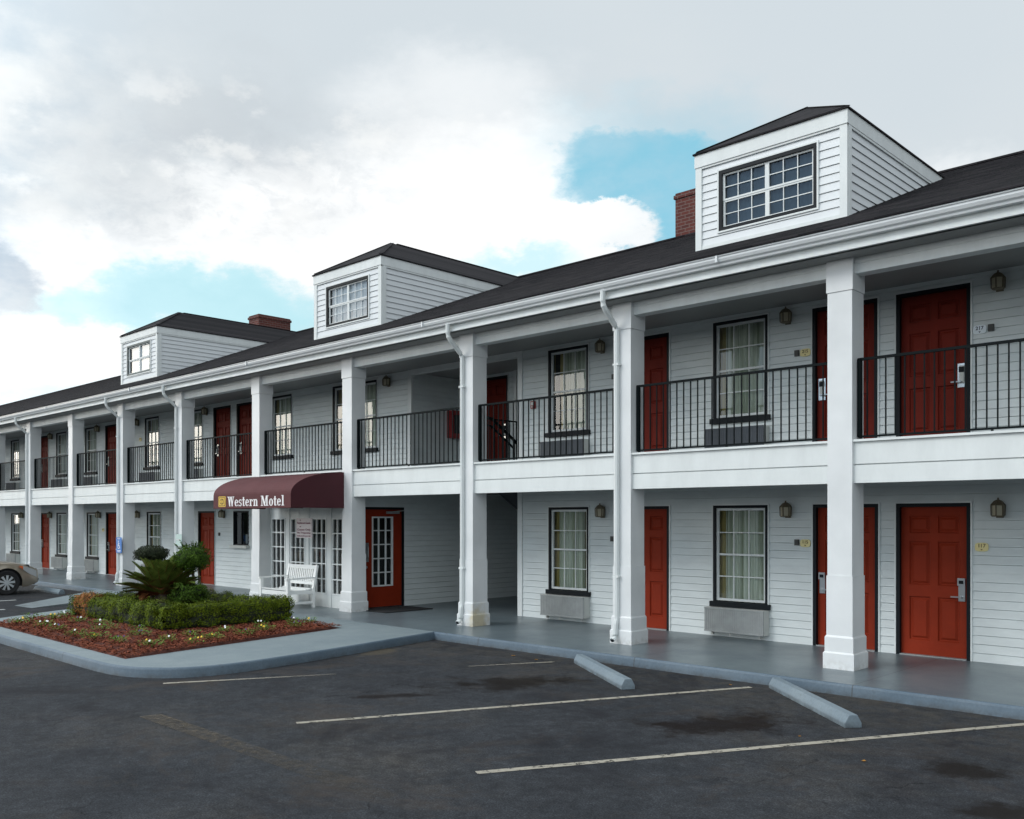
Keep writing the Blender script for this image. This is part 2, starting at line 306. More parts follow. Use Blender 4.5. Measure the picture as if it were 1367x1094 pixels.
# ------------------------------------------------------------------ mesh builder
class MB:
    def __init__(s): s.v = []; s.f = []; s.m = []; s.uv = None
    def vert(s, p): s.v.append(tuple(p)); return len(s.v) - 1
    def face(s, pts, m=0):
        i = len(s.v); s.v.extend(tuple(p) for p in pts); s.f.append(tuple(range(i, i + len(pts)))); s.m.append(m)
    def box(s, x0, x1, y0, y1, z0, z1, m=0):
        if x0 > x1: x0, x1 = x1, x0
        if y0 > y1: y0, y1 = y1, y0
        if z0 > z1: z0, z1 = z1, z0
        s.hexa([(x0, y0, z0), (x1, y0, z0), (x1, y1, z0), (x0, y1, z0), (x0, y0, z1), (x1, y0, z1), (x1, y1, z1), (x0, y1, z1)], m)
    def hexa(s, p, m=0):
        i = len(s.v); s.v.extend(tuple(q) for q in p)
        for f in ((3, 2, 1, 0), (4, 5, 6, 7), (0, 1, 5, 4), (1, 2, 6, 5), (2, 3, 7, 6), (3, 0, 4, 7)):
            s.f.append(tuple(i + k for k in f)); s.m.append(m)
    def obox(s, a, b, w, h, m=0, up=(0, 0, 1)):
        # beam from a to b, w wide and h high (perpendicular)
        a = Vector(a); b = Vector(b); d = (b - a).normalized(); u = Vector(up)
        sd = d.cross(u)
        if sd.length < 1e-4: sd = Vector((1, 0, 0))
        sd.normalize(); uu = sd.cross(d).normalized()
        p = []
        for e in (a, b):
            for (i, j) in ((-1, -1), (1, -1), (1, 1), (-1, 1)): p.append(e + sd * i * w / 2 + uu * j * h / 2)
        s.hexa(p, m)
    def prism(s, prof, axis, a0, a1, m=0, cap=True):
        # prof: list of 2D points; axis 'x': (y,z); 'y': (x,z); 'z': (x,y)
        def P(q, t):
            return {'x': (t, q[0], q[1]), 'y': (q[0], t, q[1]), 'z': (q[0], q[1], t)}[axis]
        n = len(prof); i = len(s.v)
        s.v.extend(P(q, a0) for q in prof); s.v.extend(P(q, a1) for q in prof)
        for k in range(n):
            j = (k + 1) % n; s.f.append((i + k, i + j, i + n + j, i + n + k)); s.m.append(m)
        if cap:
            s.f.append(tuple(i + k for k in reversed(range(n)))); s.m.append(m)
            s.f.append(tuple(i + n + k for k in range(n))); s.m.append(m)
    def tube(s, path, r, n=10, m=0, rx=None):
        rings = []
        path = [Vector(p) for p in path]
        for k, p in enumerate(path):
            d = (path[min(k + 1, len(path) - 1)] - path[max(k - 1, 0)]).normalized()
            u = Vector((0, 0, 1)) if abs(d.z) < 0.9 else Vector((1, 0, 0))
            a = d.cross(u).normalized(); b = a.cross(d).normalized()
            rr = r[k] if isinstance(r, (list, tuple)) else r
            rings.append([s.vert(p + a * math.cos(t * 2 * math.pi / n) * rr * (rx or 1) + b * math.sin(t * 2 * math.pi / n) * rr) for t in range(n)])
        for k in range(len(rings) - 1):
            for t in range(n):
                s.f.append((rings[k][t], rings[k][(t + 1) % n], rings[k + 1][(t + 1) % n], rings[k + 1][t])); s.m.append(m)
        s.f.append(tuple(reversed(rings[0]))); s.m.append(m); s.f.append(tuple(rings[-1])); s.m.append(m)
    def cyl(s, c, axis, r, h, n=24, m=0, r2=None):
        c = Vector(c); ax = Vector(axis).normalized()
        u = Vector((0, 0, 1)) if abs(ax.z) < 0.9 else Vector((1, 0, 0)); a = ax.cross(u).normalized(); b = a.cross(ax)
        r2 = r if r2 is None else r2
        i = len(s.v)
        for (o, rr) in ((-h / 2, r), (h / 2, r2)):
            for t in range(n): s.v.append(tuple(c + ax * o + (a * math.cos(t * 2 * math.pi / n) + b * math.sin(t * 2 * math.pi / n)) * rr))
        for t in range(n): s.f.append((i + t, i + (t + 1) % n, i + n + (t + 1) % n, i + n + t)); s.m.append(m)
        s.f.append(tuple(i + t for t in reversed(range(n)))); s.m.append(m); s.f.append(tuple(i + n + t for t in range(n))); s.m.append(m)
    def build(s, name, mats, parent=None, at=(0, 0, 0), smooth=False, bevel=0):
        me = bpy.data.meshes.new(name); me.from_pydata(s.v, [], s.f)
        if not isinstance(mats, (list, tuple)): mats = [mats]
        for m in mats: me.materials.append(m)
        me.polygons.foreach_set('material_index', s.m)
        bm = bmesh.new(); bm.from_mesh(me)
        if 1 < len(bm.faces) < 30000: bmesh.ops.recalc_face_normals(bm, faces=bm.faces)
        if bevel:
            bmesh.ops.remove_doubles(bm, verts=bm.verts, dist=1e-5)
            bmesh.ops.bevel(bm, geom=list(bm.edges), offset=bevel, segments=2, affect='EDGES', profile=0.7, clamp_overlap=True)
        bm.to_mesh(me); bm.free()
        if smooth: me.polygons.foreach_set('use_smooth', [True] * len(me.polygons))
        me.update()
        o = bpy.data.objects.new(name, me); COL.objects.link(o)
        o.location = at
        if parent: o.parent = parent
        return o
def tag(o, label=None, cat=None, group=None, kind=None):
    if label: o['label'] = label
    if cat: o['category'] = cat
    if group: o['group'] = group
    if kind: o['kind'] = kind
    return o
def empty(name, loc=(0, 0, 0), rz=0, parent=None, **k):
    o = bpy.data.objects.new(name, None); COL.objects.link(o); o.location = loc; o.rotation_euler = (0, 0, rz); o.empty_display_size = 0.2
    if parent: o.parent = parent
    return tag(o, **k)
def copy_tree(o, parent=None, loc=None):
    c = o.copy(); COL.objects.link(c)
    if parent: c.parent = parent
    for ch in list(o.children): copy_tree(ch, c)
    if loc is not None: c.location = loc
    return c
def struct(name, mb, m, **k): return tag(mb.build(name, m, **k), kind='structure')

# ------------------------------------------------------------------ ground
YW = 13.11; YC = 11.25
g = MB(); g.face([(-400, -300, GZ), (400, -300, GZ), (400, 400, GZ), (-400, 400, GZ)])
struct('parking_lot', g, asph)

def poly_slab(name, pts, z0, z1, mtop, mside, bev=0.02):
    b = MB()
    b.face([(x, y, z1) for x, y in pts], 0)
    n = len(pts)
    for k in range(n):
        a = pts[k]; c = pts[(k + 1) % n]
        b.face([(a[0], a[1], z0), (c[0], c[1], z0), (c[0], c[1], z1), (a[0], a[1], z1)], 1)
    return struct(name, b, [mtop, mside])
YE = 10.30
XL, XR = -62.0, 6.0
# walkway: top sheet with a soft-edged kerb face
def kerbed(name, outer, pts, mtop):
    """top polygon pts; outer = index chain of the kerb side (polyline) given a rounded nose and a slightly sloping face"""
    b = MB(); b.face([(x, y, 0) for x, y in pts], 0)
    ch = outer; n = len(ch)
    nrm = []
    for i in range(n):
        a = Vector(ch[max(i - 1, 0)]); c = Vector(ch[min(i + 1, n - 1)]); d = (c - a).normalized(); nrm.append(Vector((d.y, -d.x)))
    prof = [(0, 0), (0.012, -0.004), (0.022, -0.014), (0.028, -0.03), (0.045, GZ - 0.02)]
    for i in range(n - 1):
        for j in range(len(prof) - 1):
            q = []
            for (ii, jj) in ((i, j), (i, j + 1), (i + 1, j + 1), (i + 1, j)):
                p = Vector(ch[ii]) + nrm[ii] * prof[jj][0]; q.append((p.x, p.y, prof[jj][1]))
            b.face(q, 1)
    return b
right = [(-11.72, YE), (XR, YE)]
left = [(XL, YE), (-25.2, YE)]
island = [(-21.6, YE), (-20.1, 7.5), (-19.2, 5.9), (-18.85, 5.35), (-18.5, 5.2), (-17.0, 5.14)]
def wob(pts, step=0.4, amp=0.005):
    out = []
    for i in range(len(pts) - 1):
        a = Vector(pts[i]); c = Vector(pts[i + 1]); k = max(1, int((c - a).length / step))
        for t in range(k): out.append(tuple(a.lerp(c, t / k) + Vector((random.uniform(-amp, amp), random.uniform(-amp, amp)))) if t else tuple(a))
    out.append(tuple(pts[-1])); return out
isl_edge = island + [(-15, 5.10), (-13.4, 5.08), (-12.3, 5.07), (-11.85, 5.13), (-11.5, 5.29), (-11.25, 5.52), (-11.1, 5.85), (-11.05, 6.3), (-11.15, 7.2), (-11.35, 8.4), (-11.55, 9.4), (-11.72, YE)]
def chaikin(P):
    out = [P[0]]
    for i in range(len(P) - 1):
        a, c = P[i], P[i + 1]
        out += [(a[0] * .75 + c[0] * .25, a[1] * .75 + c[1] * .25), (a[0] * .25 + c[0] * .75, a[1] * .25 + c[1] * .75)]
    return out + [P[-1]]
isl_edge = chaikin(chaikin(isl_edge))
right = wob(right, 0.6)
top = left + [(-21.6, YE)] + [(-11.72, YE)] + [(XR, YE), (XR, 24), (XL, 24)]
b = kerbed('w', right, [(XL, YE), (XR, YE), (XR, 21.5), (XL, 21.5)], walkm)
q = kerbed('w', wob(left, 0.8), [], walkm)
off = len(b.v); b.v += q.v[0:]; b.f += [tuple(i + off for i in f) for f, m in zip(q.f, q.m) if len(f) >= 3]; b.m += [m for f, m in zip(q.f, q.m) if len(f) >= 3]
struct('walkway', b, [walkm, curbm])
# drive-side island round the planting bed; mulch hole cut by building the top as a ring of strips
mul = [(-12.42, 5.40), (-13.25, 9.52), (-20.0, 9.6), (-18.75, 7.0), (-18.15, 5.50)]
bm = bmesh.new()
vo = [bm.verts.new((x, y, 0)) for x, y in isl_edge]; vi = [bm.verts.new((x, y, 0)) for x, y in mul]
eo = [bm.edges.new((vo[i], vo[(i + 1) % len(vo)])) for i in range(len(vo))]
ei = [bm.edges.new((vi[i], vi[(i + 1) % len(vi)])) for i in range(len(vi))]
bmesh.ops.triangle_fill(bm, edges=eo + ei, use_beauty=True)
ib = kerbed('i', isl_edge, [], islandm)
ib.f = ib.f[1:] if len(ib.f[0]) == 0 else ib.f; ib.m = ib.m[-len(ib.f):]
for fc in bm.faces: ib.face([v.co[:] for v in fc.verts], 0)
bm.free()
struct('pavement', ib, [islandm, curbm])
# ramp down to the stalls on the left
b = MB()
b.face([(-25.2, YE, -0.002), (-22.9, YE, -0.002), (-22.25, 7.55, GZ + 0.006), (-23.2, 7.5, GZ + 0.006)])
b.face([(-22.9, YE, -0.002), (-22.9, YE, GZ - 0.02), (-22.25, 7.55, GZ)]); b.face([(-25.2, YE, -0.002), (-25.2, YE, GZ - 0.02), (-23.2, 7.5, GZ)])
struct('ramp', b, islandm)
b = kerbed('k', [(-22.9, YE), (-21.6, YE)], [], walkm); b.f = b.f[1:]; b.m = b.m[1:]
struct('kerb', b, [walkm, curbm])

def line(name, a, c, w, m, ya=1.0, yc=1.0):
    b = MB(); a = Vector(a); c = Vector(c); d = (c - a); L = d.length; d.normalize(); n = Vector((d.y, -d.x)) * w / 2
    k = max(2, int(L / 0.25)); uvs = []
    for i in range(k):
        p = a + d * L * i / k; q2 = a + d * L * (i + 1) / k
        b.face([(p.x - n.x, p.y - n.y, GZ + .004), (p.x + n.x, p.y + n.y, GZ + .004), (q2.x + n.x, q2.y + n.y, GZ + .004), (q2.x - n.x, q2.y - n.y, GZ + .004)])
        va = ya + (yc - ya) * i / k; vb = ya + (yc - ya) * (i + 1) / k; uvs += [(0, va), (0, va), (0, vb), (0, vb)]
    o = struct(name, b, m)
    uvl = o.data.uv_layers.new(name='UVMap')
    # normals recalculation may rotate loops: assign by vertex
    vm = {}
    for i, u in enumerate(uvs): vm[i] = u
    for lp in o.data.loops: uvl.data[lp.index].uv = vm[lp.vertex_index]
    return o
line('parking_line', (-7.89, 5.13), (-5.65, 9.99), 0.085, linew, .85, 1)
line('parking_line', (-5.32, 5.12), (-2.62, 10.2), 0.085, linew, .9, 1.2)
line('parking_line', (-10.96, 5.23), (-10.0, 7.1), 0.08, linew, 1, .15)
line('parking_line', (-9.23, 8.73), (-8.64, 9.84), 0.07, linew, .3, .7)
line('parking_line', (-2.6, 5.1), (0.1, 10.1), 0.085, linew)
line('parking_line', (-24.75, 4.0), (-24.78, 8.05), 0.12, lineb)
line('parking_line', (-22.45, 3.6), (-22.4, 7.05), 0.12, lineb)
line('parking_line', (-27.9, 4.0), (-27.93, 8.05), 0.12, lineb)
line('lane_line', (-9.3, 4.29), (-5.3, 4.22), 0.22, liney, 1.1, .15)

def wheel_stop(a, c, label):
    a = Vector(a); c = Vector(c); L = (c - a).length; mid = (a + c) / 2; ang = math.atan2((c - a).y, (c - a).x)
    b = MB(); w = 0.085; h = 0.125
    prof = [(-w, 0), (w, 0), (w, .045), (w * .5, h), (-w * .5, h), (-w, .045)]
    b.prism(prof, 'x', -L / 2, L / 2)
    o = b.build('wheel_stop', stopm, bevel=0.008, at=(mid.x, mid.y, GZ)); o.rotation_euler = (0, 0, ang)
    tag(o, label, 'wheel stop', 'concrete wheel stops in the stalls')
wheel_stop((-8.33, 10.02), (-6.62, 8.86), 'grey-blue concrete wheel stop nearer the inner kerb corner, before the red door')
wheel_stop((-5.42, 10.17), (-3.84, 8.74), 'longest-looking grey-blue wheel stop between the two white lines, nearest the camera')
wheel_stop((-27.75, 9.55), (-25.75, 9.5), 'pale wheel stop in front of the beige car')

# ------------------------------------------------------------------ siding
LAP = 0.117
def siding_wall(b, O, U, N, ulen, z0, z1, holes=(), m=0, lip=0.013, top=None, u0=0.0, phase=0.0):
    """boards along U (unit xy) from O; N outward normal; holes = (u0,u1,z0,z1); top(z)->(umin,umax) clip"""
    O = Vector((O[0], O[1], 0)); U = Vector((U[0], U[1], 0)); N = Vector((N[0], N[1], 0))
    z = z0 - phase
    while z < z1 - 1e-4:
        a, c = max(z, z0), min(z + LAP, z1)
        cuts = sorted(set([a, c] + [h for q in holes for h in (q[2], q[3]) if a < h < c]))
        for i in range(len(cuts) - 1):
            lo, hi = cuts[i], cuts[i + 1]; mid = (lo + hi) / 2
            u_a, u_c = (u0, ulen) if not top else top(mid)
            segs = [(u_a, u_c)]
            for q in holes:
                if q[2] < mid < q[3]:
                    ns = []
                    for s_ in segs:
                        if q[1] <= s_[0] or q[0] >= s_[1]: ns.append(s_); continue
                        if q[0] > s_[0]: ns.append((s_[0], q[0]))
                        if q[1] < s_[1]: ns.append((q[1], s_[1]))
                    segs = ns
            olo = lip * (1 - (lo - z) / LAP); ohi = lip * (1 - (hi - z) / LAP)
            for (s0, s1) in segs:
                if s1 - s0 < 1e-3: continue
                p = lambda u, zz_, o_: O + U * u + N * o_ + Vector((0, 0, zz_))
                if abs(hi - (z + LAP)) < 1e-4 and hi - lo > .02:
                    gz = hi - .007; og = lip * (1 - (gz - z) / LAP)
                    b.face([p(s0, lo, olo), p(s1, lo, olo), p(s1, gz, og), p(s0, gz, og)], m)
                    b.face([p(s0, gz, og), p(s1, gz, og), p(s1, hi - .002, -.007), p(s0, hi - .002, -.007)], m)
                    b.face([p(s0, hi - .002, -.007), p(s1, hi - .002, -.007), p(s1, hi, 0), p(s0, hi, 0)], m)
                else: b.face([p(s0, lo, olo), p(s1, lo, olo), p(s1, hi, ohi), p(s0, hi, ohi)], m)
                if i == 0: b.face([p(s0, lo, 0), p(s1, lo, 0), p(s1, lo, olo), p(s0, lo, olo)], m)
        z += LAP

# openings on the main wall
ZU = 2.86                                # upper floor
LD = [-5.14, -6.37, -9.91, -25.23, -31.63, -37.67, -44.6, 1.2]      # left edge of each lower door (frame outer)
LW = [-8.08, -11.64, -28.55, -33.24, -36.02, -40.86, -47.5, -1.7]
UD = [-5.14, -6.38, -9.91, -24.34, -23.06, -31.69, -37.79, -42.73, 1.2]
UW = [-8.08, -11.65, -21.31, -25.94, -28.68, -33.38, -36.05, -40.90, -47.5, -1.7]
DW, DH = 0.98, 2.10
WW = 0.97; WZ0, WZ1 = 0.56, 2.10         # lower window (above sill)
UZ0, UZ1 = 3.50, 5.05
UDZ0, UDZ1 = 2.88, 5.02
root = empty('motel_building', (-20, 13.0, 0), label='long white two-storey motel with columned galleries, red doors and three roof dormers', cat='building')
RB = Vector((20, -13.0, 0))              # world -> local of the building
def bpart(name, mb, m, **k):
    o = mb.build(name, m, parent=root, **k); o.location = Vector(o.location) + RB; return o

wl = MB()
X0w = XL
def hl(xs, w, z0, z1): return [(x - X0w, x + w - X0w, z0, z1) for x in xs]
LOB0, LOB1 = -20.0, -15.66               # projecting lobby
BR1 = -12.42                             # breezeway right side
low_holes = hl(LD, DW, 0, DH) + hl(LW, WW, WZ0 - .09, WZ1) + [(-23.21 - X0w, -22.46 - X0w, 1.16, 2.08)] + [(-19.3 - X0w, LOB1 - X0w, 0, 2.5)]
up_holes = hl(UD, DW, UDZ0 - .1, UDZ1) + hl(UW, WW, UZ0 - .09, UZ1) + [(-18.58 - X0w, -16.86 - X0w, UZ0 - .09, UZ1)]
siding_wall(wl, (X0w, YW), (1, 0), (0, -1), LOB1 - X0w, 0.0, 2.46, low_holes)
siding_wall(wl, (X0w, YW), (1, 0), (0, -1), XR - X0w, 0.0, 2.46, low_holes, u0=BR1 - X0w)
siding_wall(wl, (X0w, YW), (1, 0), (0, -1), LOB1 - X0w, 2.86, 5.16, up_holes)
siding_wall(wl, (X0w, YW), (1, 0), (0, -1), XR - X0w, 2.86, 5.16, up_holes, u0=BR1 - X0w)
# breezeway side walls
siding_wall(wl, (LOB1, 0), (0, 1), (1, 0), 20.5, 0.0, 2.46, [(11.72, 12.88, 0, 2.13)], u0=11.6)
siding_wall(wl, (LOB1, 0), (0, 1), (1, 0), 14.5, 2.86, 5.10, [], u0=13.11)
siding_wall(wl, (BR1, 0), (0, 1), (-1, 0), 20.5, 0.0, 5.10, [], u0=13.11)
# recessed wall with the door upstairs
siding_wall(wl, (LOB1, 14.5), (1, 0), (0, -1), 1.85, 2.86, 5.10, [(0.62, 1.60, 2.8, 4.99)])
siding_wall(wl, (LOB1, 20.5), (1, 0), (0, -1), 3.3, 0.0, 5.10)
# end walls and back
siding_wall(wl, (XR, 13.11), (0, 1), (1, 0), 11.0, 0, 5.3)
siding_wall(wl, (XL, 13.11), (0, 1), (-1, 0), 11.0, 0, 5.3)
siding_wall(wl, (XL, 24.1), (1, 0), (0, 1), XR - XL, 0, 5.3)
# rooms behind the openings
for (xa, xb) in ((XL + .02, LOB1 - .05), (BR1 + .05, XR - .02)):
    wl.face([(xa, YW + .42, 0), (xb, YW + .42, 0), (xb, YW + .42, 5.2), (xa, YW + .42, 5.2)], 1)
    wl.face([(xa, YW + .02, 2.5), (xb, YW + .02, 2.5), (xb, YW + .42, 2.5), (xa, YW + .42, 2.5)], 1)
bpart('wall', wl, [siding, interior])
# corner boards, jambs
for q in ((BR1 - .02, BR1 + .10, YW - .03, YW + .03, 0, 2.46), (BR1 - .02, BR1 + .10, YW - .03, YW + .03, 2.86, 5.14), (LOB1 - .10, LOB1 + .02, YW - .03, YW + .03, 2.86, 5.14),
          (LOB1 - .02, LOB1 + .028, 11.56, 11.64, 0, 2.46), (LOB1 + .02, BR1 - .02, YW - .04, YW + .1, 5.03, 5.14), (-13.87, -13.79, 14.46, 14.56, 2.86, 5.1)):
    t = MB(); t.box(*q); bpart('corner_trim', t, white)

# ------------------------------------------------------------------ doors
def door_proto(mp, h, lock, name='door', side=1):
    """origin at lower left corner of the frame, on wall plane; faces -y"""
    o = empty('tmp')
    b = MB(); fw = 0.05; w = DW
    px0, px1, pz0, pz1 = fw, w - fw, 0.015, h - fw
    yb = 0.045
    # slab with six recessed panels: stiles and rails proud, panels set back then raised field
    st = 0.11; mid = (px0 + px1) / 2; PH = pz1 - pz0
    rails = [0, 0.20, 0.20 + 0.62, 0.20 + 0.62 + 0.15, 0, 0]
    rows = [(pz0 + 0.20, pz0 + 0.20 + 0.60), (pz0 + 0.20 + 0.60 + 0.16, pz0 + 0.20 + 0.60 + 0.16 + 0.60), (pz1 - 0.12 - 0.24, pz1 - 0.12)]
    cols = [(px0 + st, mid - 0.05), (mid + 0.05, px1 - st)]
    xs = [px0, cols[0][0], cols[0][1], cols[1][0], cols[1][1], px1]
    zs = [pz0, rows[0][0], rows[0][1], rows[1][0], rows[1][1], rows[2][0], rows[2][1], pz1]
    for i in range(5):
        for j in range(7):
            pan = i in (1, 3) and j in (1, 3, 5)
            if not pan:
                b.face([(xs[i], yb, zs[j]), (xs[i + 1], yb, zs[j]), (xs[i + 1], yb, zs[j + 1]), (xs[i], yb, zs[j + 1])])
            else:
                x0, x1, z0, z1 = xs[i], xs[i + 1], zs[j], zs[j + 1]
                def ring(e0, y0, e1, y1):
                    A = [(x0 + e0, y0, z0 + e0), (x1 - e0, y0, z0 + e0), (x1 - e0, y0, z1 - e0), (x0 + e0, y0, z1 - e0)]
                    B = [(x0 + e1, y1, z0 + e1), (x1 - e1, y1, z0 + e1), (x1 - e1, y1, z1 - e1), (x0 + e1, y1, z1 - e1)]
                    for k in range(4): b.face([A[k], A[(k + 1) % 4], B[(k + 1) % 4], B[k]])
                    return B
                ring(0, yb, .012, yb + .022); ring(.012, yb + .022, .028, yb + .022); B = ring(.028, yb + .022, .055, yb + .002); b.face(B)
    d = b.build(name, mp)
    f = MB()
    f.box(0, fw, -.022, .10, 0, h); f.box(w - fw, w, -.022, .10, 0, h); f.box(fw, w - fw, -.022, .10, h - fw, h)
    fr = f.build('frame', black, parent=d)
    tr = MB(); e = .022
    tr.box(-e, -.001, -.026, .02, 0, h + e); tr.box(w + .001, w + e, -.026, .02, 0, h + e); tr.box(-.001, w + .001, -.026, .02, h + .001, h + e)
    tr.build('trim', white, parent=d)
    th = MB(); th.box(fw, w - fw, -.03, .09, 0, .014); th.build('threshold', alum, parent=d)
    if lock:
        lk = MB(); x = px1 - .075 if side == 1 else px0 + .075; z = 0.93
        if lock == 'bright':
            lk.box(x - .055, x + .055, yb - .012, yb, z - .16, z + .16, 1); lk.box(x - .028, x + .028, yb - .03, yb - .012, z - .10, z + .13, 2)
            lk.box(x - .034, x + .034, yb - .034, yb - .03, z + .04, z + .115, 3)
        else:
            lk.box(x - .042, x + .042, yb - .02, yb, z - .15, z + .15, 0)
            lk.box(x - .048, x + .048, yb - .045, yb - .02, z + .06, z + .16, 0); lk.box(x - .03, x + .03, yb - .049, yb - .045, z + .085, z + .13, 3)
        lk.cyl((x, yb - .05, z - .09), (0, 1, 0), .013, .07, 12, 0); lk.obox((x + .01, yb - .08, z - .09), (x - .12 * side, yb - .08, z - .09), .018, .016, 0)
        lk.build('handle', [steel, chrome, casing, black], parent=d)
    bpy.data.objects.remove(o)
    return d
d_lo = door_proto(redlo, DH, 'grey'); d_up = door_proto(redup, UDZ1 - UDZ0, 'bright')
d_loL = door_proto(redlo, DH, 'grey', side=-1); d_upL = door_proto(redup, UDZ1 - UDZ0, 'bright', side=-1)
used = set()
def place(proto, x, y, z, rz=0):
    if proto not in used:
        used.add(proto); o = proto; o.parent = root
    else: o = copy_tree(proto, root)
    o.location = Vector((x, y, z)) + RB; o.rotation_euler = (0, 0, rz); return o
for k, x in enumerate(LD): place(d_lo if k == 0 else d_loL, x, YW, 0)
for k, x in enumerate(UD): place(d_up if k == 0 else d_upL, x, YW, UDZ0)
dd = place(d_up, LOB1 + .62, 14.5, 2.87)

# ------------------------------------------------------------------ windows
def window_proto(w, z0, z1, cols, rows, gap, seed, units=1, cmat=None):
    """origin lower left of outer frame bottom (above the sill); faces -y"""
    h = z1 - z0; rnd = random.Random(seed); fw = .045
    s = MB(); uw = (w - 2 * fw) / units
    sf = .038
    for u in range(units):
        x0 = fw + u * uw; x1 = x0 + uw
        s.box(x0, x0 + sf, .012, .05, fw * .3, h - fw); s.box(x1 - sf, x1, .012, .05, fw * .3, h - fw)
        s.box(x0 + sf, x1 - sf, .012, .05, h - fw - sf, h - fw); s.box(x0 + sf, x1 - sf, .012, .05, fw * .3, fw * .3 + sf)
        ix0, ix1, iz0, iz1 = x0 + sf, x1 - sf, fw * .3 + sf, h - fw - sf
        for c in range(1, cols): x = ix0 + (ix1 - ix0) * c / cols; s.box(x - .008, x + .008, .026, .038, iz0, iz1)
        for r in range(1, rows):
            z = iz0 + (iz1 - iz0) * r / rows; hh = .016 if (r * 2 == rows) else .008
            s.box(ix0, ix1, .0255 if hh == .008 else .022, .0385, z - hh, z + hh)
    win = s.build('window', white)
    f = MB(); f.box(0, fw, -.022, .07, 0, h); f.box(w - fw, w, -.022, .07, 0, h); f.box(fw, w - fw, -.022, .07, h - fw, h)
    f.build('frame', black, parent=win)
    tr = MB(); e = .022
    tr.box(-e, -.001, -.026, .02, -.09, h + e); tr.box(w + .001, w + e, -.026, .02, -.09, h + e); tr.box(-.001, w + .001, -.026, .02, h + .001, h + e)
    tr.build('trim', white, parent=win)
    sl = MB(); sl.box(-.045, w + .045, -.06, .07, -.085, -.002); sl.build('sill', black, parent=win)
    gl = MB(); gl.face([(fw, .042, fw * .3), (w - fw, .042, fw * .3), (w - fw, .042, h - fw), (fw, .042, h - fw)]); gl.build('glass', glass, parent=win)
    cu = MB(); n = 90
    x0, x1 = fw, w - fw
    pts = []
    for i in range(n + 1):
        x = x0 + (x1 - x0) * i / n
        y = .105 + .018 * math.sin(i * .62 + rnd.random() * .5) + .006 * rnd.random()
        pts.append((x, y))
    for i in range(n):
        if gap and gap[0] < (i / n) < gap[1]: continue
        a, c = pts[i], pts[i + 1]; mm = 1 if (i / n) < .12 or (gap and i / n > gap[1] and i / n < gap[1] + .06) else 0
        cu.face([(a[0], a[1], 0), (c[0], c[1], 0), (c[0], c[1], h), (a[0], a[1], h)], mm)
    cu.build('curtain', [cmat or curtainm, ocher], parent=win, smooth=True)
    return win
w_a = window_proto(WW, WZ0, WZ1, 3, 4, None, 1); w_b = window_proto(WW, WZ0, WZ1, 3, 4, (.80, .86), 2)
u_a = window_proto(WW, UZ0, UZ1, 3, 4, None, 3); u_b = window_proto(WW, UZ0, UZ1, 3, 4, (.02, .17), 4)
u_d = window_proto(1.72, UZ0, UZ1, 2, 4, (.30, .55), 5, units=2)
w_c = window_proto(WW, WZ0, WZ1, 3, 4, (.44, .49), 12); u_c = window_proto(WW, UZ0, UZ1, 3, 4, (.86, .97), 14)
for k, x in enumerate(LW): place((w_a, w_b, w_c)[k % 3], x, YW, WZ0)
for k, x in enumerate(UW): place((u_a, u_b, u_c)[k % 3], x, YW, UZ0)
place(u_d, -18.58, YW, UZ0)
# night service window by the office
nb = MB(); nb.box(0, .75, .0, .05, 0, .03); nb.box(0, .03, 0, .05, .03, .92); nb.box(.72, .75, 0, .05, .03, .92); nb.box(.03, .72, 0, .05, .89, .92); nb.box(.36, .385, .0, .05, .03, .89)
nw = nb.build('window', black); nw['label'] = 'dark narrow service window beside the awning with a stone ledge'
b = MB(); b.face([(.03, .03, .03), (.72, .03, .03), (.72, .03, .89), (.03, .03, .89)]); b.build('glass', glass, parent=nw)
b = MB(); b.box(-.06, .81, -.12, .05, -.07, -.002); b.build('sill', casing, parent=nw)
b = MB(); b.box(-.01, .0, -.03, .2, -.0, .93); b.box(.75, .76, -.03, .2, 0, .93); b.box(-.01, .76, -.03, .2, .921, .93); b.build('frame', black, parent=nw)
b = MB()   # papers and an ornament inside the glass
b.box(.42, .62, .10, .12, .05, .30); b.cyl((.50, .2, .40), (0, 0, 1), .07, .16, 12); b.cyl((.52, .2, .54), (0, 0, 1), .05, .12, 12, r2=.02); b.build('ornament', casing, parent=nw)
place(nw, -23.21, YW, 1.16)

# ------------------------------------------------------------------ lobby front with french panels (set at Y=11.54)
YL = 11.54
lb = MB()
pan = [(-18.75, .56), (-17.97, .56), (-17.16, .56), (-16.40, .56)]
pz0, pz1 = 0.27, 1.90
